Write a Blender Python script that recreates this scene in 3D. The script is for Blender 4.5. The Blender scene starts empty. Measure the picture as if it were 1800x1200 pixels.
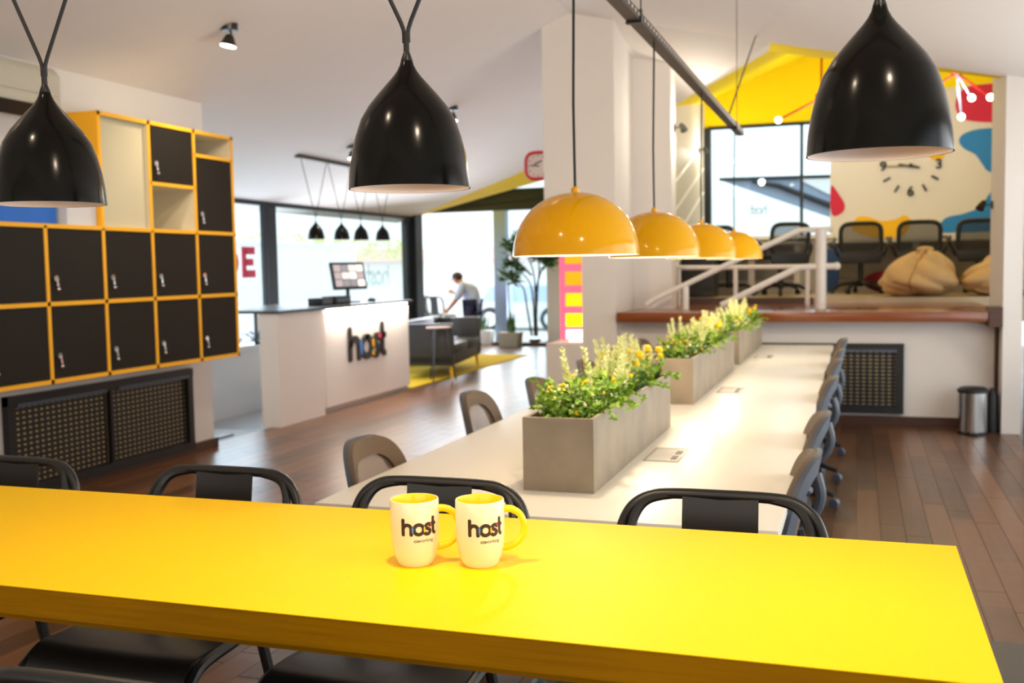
import bpy, bmesh, math, random
from mathutils import Vector, Matrix

random.seed(7)
S = bpy.context.scene
COL = S.collection
PI = math.pi

# ------------------------------------------------------------------ camera
cam_d = bpy.data.cameras.new('camera')
cam = bpy.data.objects.new('camera', cam_d)
COL.objects.link(cam)
S.camera = cam
RIGHT = Vector((0.9483279, 0.31679177, -0.01780929))
DOWN = Vector((0.00563831, -0.07294547, -0.99731999))
FWD = Vector((-0.31724187, 0.94568596, -0.0709624))
cam.matrix_world = Matrix(((RIGHT.x, -DOWN.x, -FWD.x, 0), (RIGHT.y, -DOWN.y, -FWD.y, 0),
                           (RIGHT.z, -DOWN.z, -FWD.z, 1.4), (0, 0, 0, 1)))
cam_d.sensor_width = 36
cam_d.lens = 36.3
cam_d.clip_end = 200
cam_d.dof.use_dof = True
cam_d.dof.focus_distance = 1.78
cam_d.dof.aperture_fstop = 5.6

# ------------------------------------------------------------------ world and exposure
W = bpy.data.worlds.new('world')
S.world = W
W.use_nodes = True
bg = W.node_tree.nodes['Background']
bg.inputs[0].default_value = (0.86, 0.95, 1.0, 1)
bg.inputs[1].default_value = 1.75
S.view_settings.view_transform = 'Standard'
S.view_settings.look = 'None'
S.view_settings.exposure = 0.43
S.view_settings.gamma = 1
S.view_settings.use_curve_mapping = False
S.cycles.use_denoising = True
S.cycles.max_bounces = 8
S.cycles.diffuse_bounces = 5
S.cycles.transparent_max_bounces = 12
S.cycles.sample_clamp_indirect = 6
S.cycles.caustics_reflective = False
S.cycles.caustics_refractive = False

WARM = (1.0, 0.80, 0.58)


def light(name, kind, loc, energy, color=WARM, size=0.05, target=None, spot=None, blend=0.6, size_y=None, parent=None):
    d = bpy.data.lights.new(name, kind)
    d.energy = energy
    d.color = color
    if kind == 'AREA':
        d.shape = 'RECTANGLE'
        d.size = size
        d.size_y = size_y or size
    else:
        d.shadow_soft_size = size
    if kind == 'SPOT':
        d.spot_size = math.radians(spot)
        d.spot_blend = blend
    o = bpy.data.objects.new(name, d)
    COL.objects.link(o)
    o.location = loc
    if target is not None:
        o.rotation_euler = (Vector(target) - Vector(loc)).to_track_quat('-Z', 'Y').to_euler()
    if parent:
        o.parent = parent
        o.location = Vector(loc) - parent.location
    return o


# daylight coming through the glazed right hand side and the glazed left and door walls
light('daylight_right', 'AREA', (2.5, 5.6, 1.5), 62, (1.0, 0.97, 0.93), 6.0, (0, 5.2, 2.9), size_y=2.2)
light('fill_behind', 'AREA', (-1.6, -2.95, 1.9), 48, (1.0, 0.95, 0.88), 5.0, (-1.6, 3.0, 3.7), size_y=1.6)  # added fill before the closed wall, tilted up to brighten ceiling and pillar
light('daylight_left', 'AREA', (-6.4, 11.5, 1.0), 100, (0.82, 0.87, 1.0), 5.4, (-2, 10.0, 2.6), size_y=1.5)
light('daylight_door', 'AREA', (-6.7, 18.1, 1.3), 80, (0.92, 0.96, 1.0), 2.4, (-4.6, 10, 0.6), size_y=2.2)

# ------------------------------------------------------------------ materials


def lin(c):
    c = c / 255.0
    return c / 12.92 if c <= 0.04045 else ((c + 0.055) / 1.055) ** 2.4


def rgb(r, g, b):
    return (lin(r), lin(g), lin(b), 1)


def mat(name, col, rough=0.5, metal=0.0, vary=0.06, scale=6.0, bump=0.0, bscale=60.0, spec=0.5, coat=0.0, stretch=None):
    m = bpy.data.materials.new(name)
    m.use_nodes = True
    nt = m.node_tree
    b = nt.nodes['Principled BSDF']
    b.inputs['Roughness'].default_value = rough
    b.inputs['Metallic'].default_value = metal
    b.inputs['Specular IOR Level'].default_value = spec
    b.inputs['Coat Weight'].default_value = coat
    tc = nt.nodes.new('ShaderNodeTexCoord')
    src = tc.outputs['Object']
    if stretch:
        mp = nt.nodes.new('ShaderNodeMapping')
        mp.inputs['Scale'].default_value = stretch
        nt.links.new(src, mp.inputs[0])
        src = mp.outputs[0]
    n = nt.nodes.new('ShaderNodeTexNoise')
    n.inputs['Scale'].default_value = scale
    n.inputs['Detail'].default_value = 4
    nt.links.new(src, n.inputs['Vector'])
    mx = nt.nodes.new('ShaderNodeMix')
    mx.data_type = 'RGBA'
    c = Vector(col[:3])
    lo = c * (1 - vary)
    hi = c * (1 + vary)
    mx.inputs['A'].default_value = (*lo, 1)
    mx.inputs['B'].default_value = (*[min(1, x) for x in hi], 1)
    nt.links.new(n.outputs['Fac'], mx.inputs['Factor'])
    nt.links.new(mx.outputs['Result'], b.inputs['Base Color'])
    if bump:
        n2 = nt.nodes.new('ShaderNodeTexNoise')
        n2.inputs['Scale'].default_value = bscale
        n2.inputs['Detail'].default_value = 3
        nt.links.new(src, n2.inputs['Vector'])
        bp = nt.nodes.new('ShaderNodeBump')
        bp.inputs['Strength'].default_value = bump
        bp.inputs['Distance'].default_value = 0.01
        nt.links.new(n2.outputs['Fac'], bp.inputs['Height'])
        nt.links.new(bp.outputs['Normal'], b.inputs['Normal'])
    return m


def emit(name, col, strength):
    m = bpy.data.materials.new(name)
    m.use_nodes = True
    b = m.node_tree.nodes['Principled BSDF']
    b.inputs['Base Color'].default_value = col
    b.inputs['Emission Color'].default_value = col
    b.inputs['Emission Strength'].default_value = strength
    return m


def sheer(name, col, opacity, rough=0.6, gloss=False):
    """see-through sheet: a mix of transparency and a surface"""
    m = bpy.data.materials.new(name)
    m.use_nodes = True
    nt = m.node_tree
    out = nt.nodes['Material Output']
    b = nt.nodes['Principled BSDF']
    b.inputs['Base Color'].default_value = col
    b.inputs['Roughness'].default_value = rough
    t = nt.nodes.new('ShaderNodeBsdfTransparent')
    mx = nt.nodes.new('ShaderNodeMixShader')
    if gloss:
        g = nt.nodes.new('ShaderNodeBsdfGlossy')
        g.inputs['Roughness'].default_value = 0.0
        lw = nt.nodes.new('ShaderNodeLayerWeight')
        lw.inputs['Blend'].default_value = 0.5
        t.inputs['Color'].default_value = col
        pw = nt.nodes.new('ShaderNodeMath')
        pw.operation = 'POWER'
        pw.inputs[1].default_value = 4.0
        nt.links.new(lw.outputs['Facing'], pw.inputs[0])
        ma = nt.nodes.new('ShaderNodeMath')
        ma.operation = 'MULTIPLY_ADD'
        ma.inputs[1].default_value = 0.6
        ma.inputs[2].default_value = opacity * 0.25
        nt.links.new(pw.outputs[0], ma.inputs[0])
        nt.links.new(ma.outputs[0], mx.inputs[0])
        nt.links.new(t.outputs[0], mx.inputs[1])
        nt.links.new(g.outputs[0], mx.inputs[2])
    else:
        mx.inputs[0].default_value = opacity
        nt.links.new(t.outputs[0], mx.inputs[1])
        nt.links.new(b.outputs[0], mx.inputs[2])
    nt.links.new(mx.outputs[0], out.inputs['Surface'])
    return m


def wood_floor(name):
    m = bpy.data.materials.new(name)
    m.use_nodes = True
    nt = m.node_tree
    b = nt.nodes['Principled BSDF']
    geo = nt.nodes.new('ShaderNodeNewGeometry')
    sep = nt.nodes.new('ShaderNodeSeparateXYZ')
    nt.links.new(geo.outputs['Position'], sep.inputs[0])

    def mth(op, a, bb=None):
        n = nt.nodes.new('ShaderNodeMath')
        n.operation = op
        for i, v in enumerate((a, bb)):
            if v is None:
                continue
            if isinstance(v, (int, float)):
                n.inputs[i].default_value = v
            else:
                nt.links.new(v, n.inputs[i])
        return n.outputs[0]
    col = mth('FLOOR', mth('DIVIDE', sep.outputs['X'], 0.12))
    wn = nt.nodes.new('ShaderNodeTexWhiteNoise')
    wn.noise_dimensions = '2D'
    off = nt.nodes.new('ShaderNodeTexWhiteNoise')
    off.noise_dimensions = '1D'
    nt.links.new(col, off.inputs['W'])
    row = mth('FLOOR', mth('ADD', mth('DIVIDE', sep.outputs['Y'], 1.5), off.outputs['Value']))
    cmb = nt.nodes.new('ShaderNodeCombineXYZ')
    nt.links.new(col, cmb.inputs[0])
    nt.links.new(row, cmb.inputs[1])
    nt.links.new(cmb.outputs[0], wn.inputs['Vector'])
    mp = nt.nodes.new('ShaderNodeMapping')
    mp.inputs['Scale'].default_value = (14, 1.1, 1)
    nt.links.new(geo.outputs['Position'], mp.inputs[0])
    ns = nt.nodes.new('ShaderNodeTexNoise')
    ns.inputs['Scale'].default_value = 2.2
    ns.inputs['Detail'].default_value = 6
    nt.links.new(mp.outputs[0], ns.inputs['Vector'])
    fac = mth('ADD', mth('MULTIPLY', wn.outputs['Value'], 0.55), mth('MULTIPLY', ns.outputs['Fac'], 0.5))
    r = nt.nodes.new('ShaderNodeValToRGB')
    r.color_ramp.elements[0].position = 0.1
    r.color_ramp.elements[0].color = rgb(66, 44, 29)
    r.color_ramp.elements[1].position = 0.95
    r.color_ramp.elements[1].color = rgb(126, 84, 53)
    nt.links.new(fac, r.inputs[0])
    nt.links.new(r.outputs[0], b.inputs['Base Color'])
    b.inputs['Roughness'].default_value = 0.3
    b.inputs['Specular IOR Level'].default_value = 0.5
    nb = nt.nodes.new('ShaderNodeTexNoise')
    nb.inputs['Scale'].default_value = 5
    nt.links.new(geo.outputs['Position'], nb.inputs['Vector'])
    bp = nt.nodes.new('ShaderNodeBump')
    bp.inputs['Strength'].default_value = 0.12
    bp.inputs['Distance'].default_value = 0.02
    nt.links.new(nb.outputs['Fac'], bp.inputs['Height'])
    nt.links.new(bp.outputs['Normal'], b.inputs['Normal'])
    return m


M = {}
M['white_wall'] = mat('white_wall', rgb(226, 220, 214), 0.75, vary=0.02, bump=0.05, bscale=120)
M['ceiling'] = mat('ceiling_paint', rgb(238, 230, 224), 0.8, vary=0.02)
M['yellow_paint'] = mat('yellow_paint', rgb(255, 218, 0), 0.8, vary=0.03, spec=0.08)
M['dark_metal'] = mat('dark_metal', rgb(38, 42, 47), 0.5, 0.0, spec=0.3)
M['steel_blue'] = mat('steel_blue_frame', rgb(134, 150, 178), 0.4, 0.3)  # blue-grey frame, lightened in the colour for the haze on it
M['black_metal'] = mat('black_metal', rgb(26, 25, 23), 0.36, 0.0, spec=0.5)
M['gloss_black'] = mat('gloss_black_enamel', rgb(7, 6, 3), 0.17, 0.0, spec=0.24)
M['lamp_inner'] = mat('lamp_inner_white', rgb(206, 196, 194), 0.5, vary=0.04, scale=30)
M['gloss_yellow'] = mat('gloss_yellow_enamel', rgb(238, 172, 0), 0.12, spec=0.32)
M['white_inner'] = mat('white_enamel', rgb(245, 240, 228), 0.4)
M['yellow_top'] = mat('yellow_laminate', rgb(255, 203, 0), 0.5, vary=0.02, scale=3, spec=0.10, bump=0.02, bscale=200)
M['yellow_edge'] = mat('yellow_edge_shade_grain', rgb(152, 104, 0), 0.5, vary=0.35, scale=4, stretch=(1.2, 1, 30), spec=0.1)  # streaked edge yellow, darkened in the colour for the shaded front edge
M['white_top'] = mat('white_laminate', rgb(236, 231, 218), 0.32, vary=0.02, scale=2)
M['white_lacquer'] = mat('white_lacquer', rgb(232, 226, 222), 0.4, vary=0.02)
M['mug'] = mat('mug_glaze', rgb(240, 228, 192), 0.16, vary=0.02, spec=0.5)
M['mug_yellow'] = mat('mug_yellow_glaze', rgb(252, 212, 20), 0.2, vary=0.03)
M['ink'] = mat('dark_print', rgb(52, 30, 14), 0.5)
M['sign_black'] = mat('sign_black', rgb(38, 32, 28), 0.5)
M['blue'] = mat('blue_acrylic', rgb(70, 134, 206), 0.45, vary=0.05)
M['pink'] = mat('pink_acrylic', rgb(214, 46, 84), 0.5, vary=0.05)
M['amber'] = mat('amber_acrylic', rgb(242, 184, 8), 0.5, vary=0.05)
M['concrete'] = mat('grey_concrete', rgb(148, 134, 114), 0.5, vary=0.42, scale=7, bump=0.15, bscale=25)
M['soil'] = mat('dark_soil', rgb(52, 42, 28), 0.9, vary=0.3, scale=60, bump=0.6)
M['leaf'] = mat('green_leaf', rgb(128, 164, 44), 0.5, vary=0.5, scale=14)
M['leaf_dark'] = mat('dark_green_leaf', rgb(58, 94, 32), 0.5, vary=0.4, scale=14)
M['leaf_pale'] = mat('pale_green_spike', rgb(232, 234, 168), 0.6, vary=0.25, scale=40)
M['flower'] = mat('yellow_flower', rgb(250, 206, 10), 0.6, vary=0.15, scale=60, bump=0.5, bscale=200)
M['flower_white'] = mat('cream_flower', rgb(246, 240, 200), 0.6, vary=0.05)
M['locker_yellow'] = mat('locker_yellow_board', rgb(246, 178, 24), 0.5, vary=0.04)
M['locker_side'] = mat('locker_side_board', rgb(246, 178, 24), 0.55, vary=0.04)
M['locker_black'] = mat('locker_black_door', rgb(30, 25, 18), 0.6, vary=0.12, scale=30, spec=0.25)
M['niche'] = mat('niche_cream_board', rgb(216, 206, 180), 0.6, vary=0.03)
M['chrome'] = mat('chrome', rgb(215, 215, 215), 0.15, 1.0)
M['steel'] = mat('brushed_steel', rgb(190, 188, 186), 0.22, 1.0, vary=0.1, scale=4, stretch=(8, 8, 0.4))
M['grille_black'] = mat('grille_black', rgb(26, 26, 27), 0.4)
M['grille_back'] = mat('grille_tan_back', rgb(206, 178, 120), 0.7, vary=0.1, scale=30)
M['brown_wood'] = mat('brown_wood', rgb(132, 68, 26), 0.2, vary=0.35, scale=3, stretch=(1, 9, 9), spec=0.5, coat=0.2)
M['dark_wood'] = mat('dark_wood', rgb(74, 44, 28), 0.4, vary=0.3, scale=3, stretch=(1, 10, 10))
M['seat_brown'] = mat('taupe_plastic', rgb(104, 88, 72), 0.5, vary=0.05)
M['shell_grey'] = mat('blue_grey_plastic', rgb(78, 86, 98), 0.4, vary=0.05)
M['shell_dark'] = mat('dark_plastic', rgb(36, 36, 38), 0.45)
M['mesh_tan'] = sheer('tan_mesh', rgb(132, 112, 94), 0.8)
M['mesh_black'] = sheer('black_mesh', rgb(40, 40, 42), 0.48)
M['black_plastic'] = mat('black_plastic', rgb(26, 26, 28), 0.45)
M['leather'] = mat('black_leather', rgb(46, 44, 42), 0.42, vary=0.12, scale=20, bump=0.2, bscale=40)
M['rug'] = mat('yellow_rug', rgb(236, 196, 20), 0.95, vary=0.12, scale=60, bump=0.5, bscale=200)
M['beanbag'] = mat('beige_canvas', rgb(212, 176, 126), 0.8, vary=0.12, scale=9, bump=0.3, bscale=30)
M['glass'] = sheer('clear_glass', (0.90, 0.97, 0.985, 1), 0.12, gloss=True)
M['mirror_print'] = sheer('frosted_print', rgb(180, 214, 210), 0.2)
M['frost'] = sheer('frosted_grey_print', rgb(150, 160, 165), 0.35)
M['red_print'] = mat('red_vinyl', rgb(226, 44, 84), 0.5)
M['ac_white'] = mat('appliance_white', rgb(196, 190, 172), 0.45, vary=0.03)
M['box_blue'] = mat('box_blue', rgb(34, 104, 196), 0.6, vary=0.1)
M['box_white'] = mat('box_grey_white', rgb(206, 206, 208), 0.6)
M['skin'] = mat('skin', rgb(196, 140, 112), 0.55, vary=0.05)
M['hair'] = mat('dark_hair', rgb(58, 32, 24), 0.6, vary=0.3, scale=40)
M['shirt'] = mat('light_blue_shirt', rgb(196, 208, 240), 0.8, vary=0.06, scale=10)
M['navy'] = mat('navy_cloth', rgb(38, 40, 70), 0.8, vary=0.1)
M['recess'] = mat('grey_screed', rgb(176, 176, 178), 0.5, vary=0.06)
M['pavement'] = mat('pale_pavement', rgb(222, 220, 216), 0.85, vary=0.06, scale=2)
M['street_white'] = mat('street_white_wall', rgb(240, 240, 240), 0.8, vary=0.03)
M['roof_tile'] = mat('terracotta', rgb(244, 206, 198), 0.8, vary=0.05, scale=8)
M['van_white'] = mat('van_paint', rgb(236, 240, 246), 0.25, coat=0.3)
M['van_glass'] = mat('van_window', rgb(186, 206, 232), 0.15)
M['rubber'] = mat('rubber', rgb(60, 64, 74), 0.7)
M['pot_white'] = mat('white_pot', rgb(226, 226, 226), 0.5)
M['pot_grey'] = mat('grey_stone_pot', rgb(156, 150, 138), 0.7, vary=0.1)
M['bark'] = mat('bark', rgb(72, 58, 50), 0.8, vary=0.3)
M['floor'] = wood_floor('polished_floor_boards')
M['bulb'] = emit('lit_bulb', rgb(255, 236, 200), 14)
M['bulb_soft'] = emit('lit_bulb_soft', rgb(255, 240, 214), 1.2)
M['led'] = emit('led_strip', rgb(255, 240, 220), 18)
M['screen'] = emit('screen_lit', rgb(180, 170, 172), 0.5)
M['screen_dark'] = mat('screen_dark', rgb(30, 30, 34), 0.3)
M['back_yellow'] = mat('rear_yellow_paint', rgb(250, 224, 24), 0.8, vary=0.03, spec=0.08)
M['mural_pink'] = mat('mural_pink', rgb(208, 34, 72), 0.7, vary=0.04)
M['mural_blue'] = mat('mural_blue', rgb(40, 132, 206), 0.7, vary=0.04)
M['mural_yellow'] = mat('mural_yellow', rgb(240, 186, 10), 0.7, vary=0.04)
M['clock_red'] = mat('clock_red', rgb(206, 40, 62), 0.35)
M['clock_face'] = mat('clock_face', rgb(226, 214, 212), 0.5)
M['panel_beige'] = mat('beige_panel', rgb(196, 182, 150), 0.55, vary=0.04)
M['canopy'] = mat('canopy_metal', rgb(150, 166, 190), 0.5)
M['rail_white'] = mat('rail_white_paint', rgb(226, 220, 212), 0.35)
M['lightbox_pink'] = emit('lit_pink_panel', rgb(238, 96, 128), 0.75)
M['lightbox_orange'] = emit('lit_orange_pane', rgb(255, 150, 0), 0.95)
M['lightbox_amber'] = emit('lit_amber_pane', rgb(255, 186, 0), 1.05)
M['lightbox_yellow'] = emit('lit_yellow_pane', rgb(255, 226, 0), 1.2)
M['lightbox_white'] = emit('lit_white_glow', rgb(255, 226, 226), 1.3)
M['cord'] = mat('black_cord', rgb(30, 27, 24), 0.6)
M['track'] = mat('brown_steel_track', rgb(54, 44, 36), 0.4, 0.3)
M['hole'] = mat('track_hole', rgb(190, 176, 160), 0.7)
M['red_metal'] = mat('red_metal', rgb(196, 44, 40), 0.4)
M['blue_metal'] = mat('pale_blue_metal', rgb(170, 190, 220), 0.4)

# ------------------------------------------------------------------ geometry helpers


class G:
    def __init__(s):
        s.v = []
        s.f = []

    def add(s, vs, fs):
        k = len(s.v)
        s.v += [tuple(p) for p in vs]
        s.f += [tuple(i + k for i in q) for q in fs]
        return s

    def box(s, x0, x1, y0, y1, z0, z1, rot=0, c=None, tilt=None):
        vs = [Vector((x, y, z)) for z in (z0, z1) for y in (y0, y1) for x in (x0, x1)]
        if rot or tilt:
            cc = Vector(c if c else ((x0 + x1) / 2, (y0 + y1) / 2, (z0 + z1) / 2))
            R = Matrix.Rotation(rot, 3, 'Z')
            if tilt:
                R = R @ Matrix.Rotation(tilt[1], 3, tilt[0])
            vs = [cc + R @ (p - cc) for p in vs]
        return s.add(vs, [(0, 2, 3, 1), (4, 5, 7, 6), (0, 1, 5, 4), (2, 6, 7, 3), (0, 4, 6, 2), (1, 3, 7, 5)])

    def tube(s, path, r, n=8, closed=False):
        P = [Vector(p) for p in path]
        m = len(P)
        rs = r if isinstance(r, (list, tuple)) else [r] * m
        rings = []
        prev = None
        for i, p in enumerate(P):
            if closed:
                t = (P[(i + 1) % m] - P[i - 1]).normalized()
            else:
                t = (P[min(i + 1, m - 1)] - P[max(i - 1, 0)]).normalized()
            if prev is None:
                a = Vector((0, 0, 1)) if abs(t.z) < 0.9 else Vector((1, 0, 0))
                u = t.cross(a).normalized()
            else:
                u = (prev - t * prev.dot(t)).normalized()
            prev = u
            w = t.cross(u)
            rings.append([p + (u * math.cos(2 * PI * k / n) + w * math.sin(2 * PI * k / n)) * rs[i] for k in range(n)])
        vs = [q for ring in rings for q in ring]
        fs = []
        for i in range(m if closed else m - 1):
            j = (i + 1) % m
            for k in range(n):
                fs.append((i * n + k, i * n + (k + 1) % n, j * n + (k + 1) % n, j * n + k))
        if not closed:
            fs.append(tuple(range(n))[::-1])
            fs.append(tuple((m - 1) * n + k for k in range(n)))
        return s.add(vs, fs)

    def lathe(s, prof, n=32, c=(0, 0, 0), cap=False):
        vs = []
        for r, z in prof:
            for k in range(n):
                a = 2 * PI * k / n
                vs.append((c[0] + r * math.cos(a), c[1] + r * math.sin(a), c[2] + z))
        fs = []
        for i in range(len(prof) - 1):
            for k in range(n):
                fs.append((i * n + k, i * n + (k + 1) % n, (i + 1) * n + (k + 1) % n, (i + 1) * n + k))
        if cap:
            fs.append(tuple(range(n))[::-1])
            fs.append(tuple((len(prof) - 1) * n + k for k in range(n)))
        return s.add(vs, fs)

    def cyl(s, a, b, r, n=16, r2=None):
        return s.tube([a, b], [r, r if r2 is None else r2], n)

    def prism(s, poly, a, b, fn):
        """poly of 2D points, swept from w=a to w=b through fn(u, v, w)"""
        n = len(poly)
        vs = [fn(u, v, a) for u, v in poly] + [fn(u, v, b) for u, v in poly]
        fs = [tuple(range(n))[::-1], tuple(range(n, 2 * n))]
        for i in range(n):
            j = (i + 1) % n
            fs.append((i, j, n + j, n + i))
        return s.add(vs, fs)

    def ball(s, c, r, n=12, m=8, sx=1, sy=1, sz=1):
        vs = [(c[0], c[1], c[2] - r * sz)]
        for i in range(1, m):
            a = -PI / 2 + PI * i / m
            for k in range(n):
                b = 2 * PI * k / n
                vs.append((c[0] + r * sx * math.cos(a) * math.cos(b), c[1] + r * sy * math.cos(a) * math.sin(b), c[2] + r * sz * math.sin(a)))
        vs.append((c[0], c[1], c[2] + r * sz))
        fs = [(0, 1 + (k + 1) % n, 1 + k) for k in range(n)]
        for i in range(m - 2):
            for k in range(n):
                fs.append((1 + i * n + k, 1 + i * n + (k + 1) % n, 1 + (i + 1) * n + (k + 1) % n, 1 + (i + 1) * n + k))
        t = len(vs) - 1
        o = 1 + (m - 2) * n
        fs += [(t, o + k, o + (k + 1) % n) for k in range(n)]
        return s.add(vs, fs)

    def build(s, name, m, parent=None, smooth=False, bevel=0, world=True, kind=None, label=None, angle=40):
        me = bpy.data.meshes.new(name)
        vs = s.v
        if parent is not None and world:
            off = Vector((0, 0, 0))
            p = parent
            while p is not None:
                off += p.location
                p = p.parent
            vs = [tuple(Vector(q) - off) for q in vs]
        me.from_pydata(vs, [], s.f)
        bm = bmesh.new()
        bm.from_mesh(me)
        bmesh.ops.recalc_face_normals(bm, faces=bm.faces)
        if bevel:
            es = [e for e in bm.edges if len(e.link_faces) == 2 and e.calc_face_angle(0) > 0.6]
            bmesh.ops.bevel(bm, geom=es, offset=bevel, segments=2, affect='EDGES', profile=0.6)
        bm.to_mesh(me)
        bm.free()
        if smooth or bevel:
            me.shade_smooth()
            me.set_sharp_from_angle(angle=math.radians(angle))
        for x in (m if isinstance(m, list) else [m]):
            me.materials.append(x)
        o = bpy.data.objects.new(name, me)
        COL.objects.link(o)
        if parent is not None:
            o.parent = parent
        if kind:
            o['kind'] = kind
        if label:
            o['label'] = label
        return o


def tag(o, label, cat, group=None):
    o['label'] = label
    o['category'] = cat
    if group:
        o['group'] = group
    return o


def thing(name, label, cat, loc=(0, 0, 0), rz=0, group=None):
    o = bpy.data.objects.new(name, None)
    COL.objects.link(o)
    o.location = loc
    o.rotation_euler = (0, 0, rz)
    o.empty_display_size = 0.05
    return tag(o, label, cat, group)


def part(name, parent, loc=(0, 0, 0)):
    o = bpy.data.objects.new(name, None)
    COL.objects.link(o)
    o.parent = parent
    o.location = loc
    return o


def copy_tree(o, parent=None):
    c = o.copy()
    COL.objects.link(c)
    if parent is not None:
        c.parent = parent
        c.matrix_parent_inverse = o.matrix_parent_inverse.copy()
    for ch in list(o.children):
        copy_tree(ch, c)
    return c


def dup(o, loc, rz=0, label=None):
    c = copy_tree(o)
    c.location = loc
    c.rotation_euler = (0, 0, rz)
    if label:
        c['label'] = label
    return c


def struct(g, name, m, parent=None, **k):
    o = g.build(name, m, parent, **k)
    o['kind'] = 'structure'
    return o


def arc(cx, cz, r, a0, a1, n):
    return [(cx + r * math.cos(math.radians(a0 + (a1 - a0) * i / n)), cz + r * math.sin(math.radians(a0 + (a1 - a0) * i / n))) for i in range(n + 1)]


def spline(pts, n=8):
    """Catmull-Rom through points"""
    P = [Vector(p) for p in pts]
    out = []
    for i in range(len(P) - 1):
        p0, p1, p2, p3 = P[max(i - 1, 0)], P[i], P[i + 1], P[min(i + 2, len(P) - 1)]
        for k in range(n):
            t = k / n
            out.append(0.5 * ((2 * p1) + (p2 - p0) * t + (2 * p0 - 5 * p1 + 4 * p2 - p3) * t * t + (3 * p1 - p0 - 3 * p2 + p3) * t ** 3))
    out.append(P[-1])
    return out


def blob(pts, n=6):
    P = [Vector((p[0], p[1], 0)) for p in pts]
    m = len(P)
    out = []
    for i in range(m):
        p0, p1, p2, p3 = P[i - 1], P[i], P[(i + 1) % m], P[(i + 2) % m]
        for k in range(n):
            t = k / n
            q = 0.5 * ((2 * p1) + (p2 - p0) * t + (2 * p0 - 5 * p1 + 4 * p2 - p3) * t * t + (3 * p1 - p0 - 3 * p2 + p3) * t ** 3)
            out.append((q.x, q.y))
    return out


def stroke(g, pts, t, fn, w0, w1):
    """rounded pen stroke (half width t) along 2D pts, as a thin solid mapped by fn(u, v, w)"""
    P = [Vector((p[0], p[1])) for p in pts]
    L, R = [], []
    m = len(P)
    for i in range(m):
        d = (P[min(i + 1, m - 1)] - P[max(i - 1, 0)]).normalized()
        nn = Vector((-d.y, d.x))
        L.append(P[i] + nn * t)
        R.append(P[i] - nn * t)
    d1 = (P[-1] - P[-2]).normalized()
    d0 = (P[0] - P[1]).normalized()

    def cap(c, d):
        a = math.atan2(d.y, d.x)
        return [c + Vector((math.cos(a + x), math.sin(a + x))) * t for x in (PI / 2 - 0.4, PI / 4, 0, -PI / 4, -PI / 2 + 0.4)]
    # strip quads
    for i in range(m - 1):
        q = [L[i], R[i], R[i + 1], L[i + 1]]
        g.prism([(p.x, p.y) for p in q], w0, w1, fn)
    for c, d, a, b in ((P[-1], d1, L[-1], R[-1]), (P[0], d0, R[0], L[0])):
        g.prism([(p.x, p.y) for p in [a] + cap(c, d) + [b]], w0, w1, fn)


HOST = {
    'h': [[(0.1, 0.1), (0.1, 0.3), (0.1, 0.5), (0.1, 0.7), (0.1, 0.9)],
          [(0.12, 0.46)] + arc(0.34, 0.42, 0.22, 150, 0, 8) + [(0.56, 0.3), (0.56, 0.2), (0.56, 0.1)]],
    'o': [arc(0.98, 0.37, 0.27, 90, 450, 22)],
    's': [[(p.x, p.y) for p in spline([(1.67, 0.56, 0), (1.57, 0.64, 0), (1.43, 0.61, 0), (1.37, 0.51, 0), (1.45, 0.41, 0), (1.57, 0.35, 0), (1.65, 0.24, 0), (1.58, 0.12, 0), (1.44, 0.09, 0), (1.32, 0.16, 0)], 3)]],
    't': [[(1.87, 0.95), (1.87, 0.8), (1.87, 0.6), (1.87, 0.4), (1.87, 0.24)] + [(1.9, 0.15), (1.98, 0.1)], [(1.74, 0.63), (1.85, 0.63), (1.99, 0.63)]],
}


def lens(cx, cy, hw, hh, n=8):
    return [(cx + hw * math.cos(2 * PI * k / (2 * n)) , cy + hh * math.sin(2 * PI * k / (2 * n))) for k in range(2 * n)]


# ================================================================== SETTING
RIDGE = (-2.45, 3.66)


def ceil_z(x):
    if x < -4.93:
        return 2.74 + 0.338 * (x + 4.93)
    if x < RIDGE[0]:
        return 2.74 + (RIDGE[1] - 2.74) / (RIDGE[0] + 4.93) * (x + 4.93)
    return RIDGE[1] - 0.2315 * (x - RIDGE[0])


prof = [(x, ceil_z(x)) for x in (-6.75, -4.93, -2.45)]
struct(G().prism(prof + [(x, z + 0.22) for x, z in prof[::-1]], -3.2, 14.67, lambda u, v, w: (u, w, v)), 'ceiling', M['ceiling'])
prof = [(x, ceil_z(x)) for x in (-2.45, 2.8)]
struct(G().prism(prof + [(x, z + 0.22) for x, z in prof[::-1]], -3.2, 9.12, lambda u, v, w: (u, w, v)), 'ceiling_right', M['ceiling'])

# yellow ceiling over the entrance lounge
struct(G().add([(-6.7, 14.67, 2.15), (-2.5, 14.67, 3.64), (-2.5, 18.4, 3.69), (-8.4, 18.4, 2.40), (-6.7, 14.67, 2.4), (-2.5, 14.67, 3.8), (-2.5, 18.4, 3.9), (-8.4, 18.4, 2.65)],
               [(0, 1, 2, 3), (4, 5, 6, 7), (0, 1, 5, 4), (1, 2, 6, 5), (2, 3, 7, 6), (3, 0, 4, 7)]), 'ceiling_entrance', M['yellow_paint'])

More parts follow.
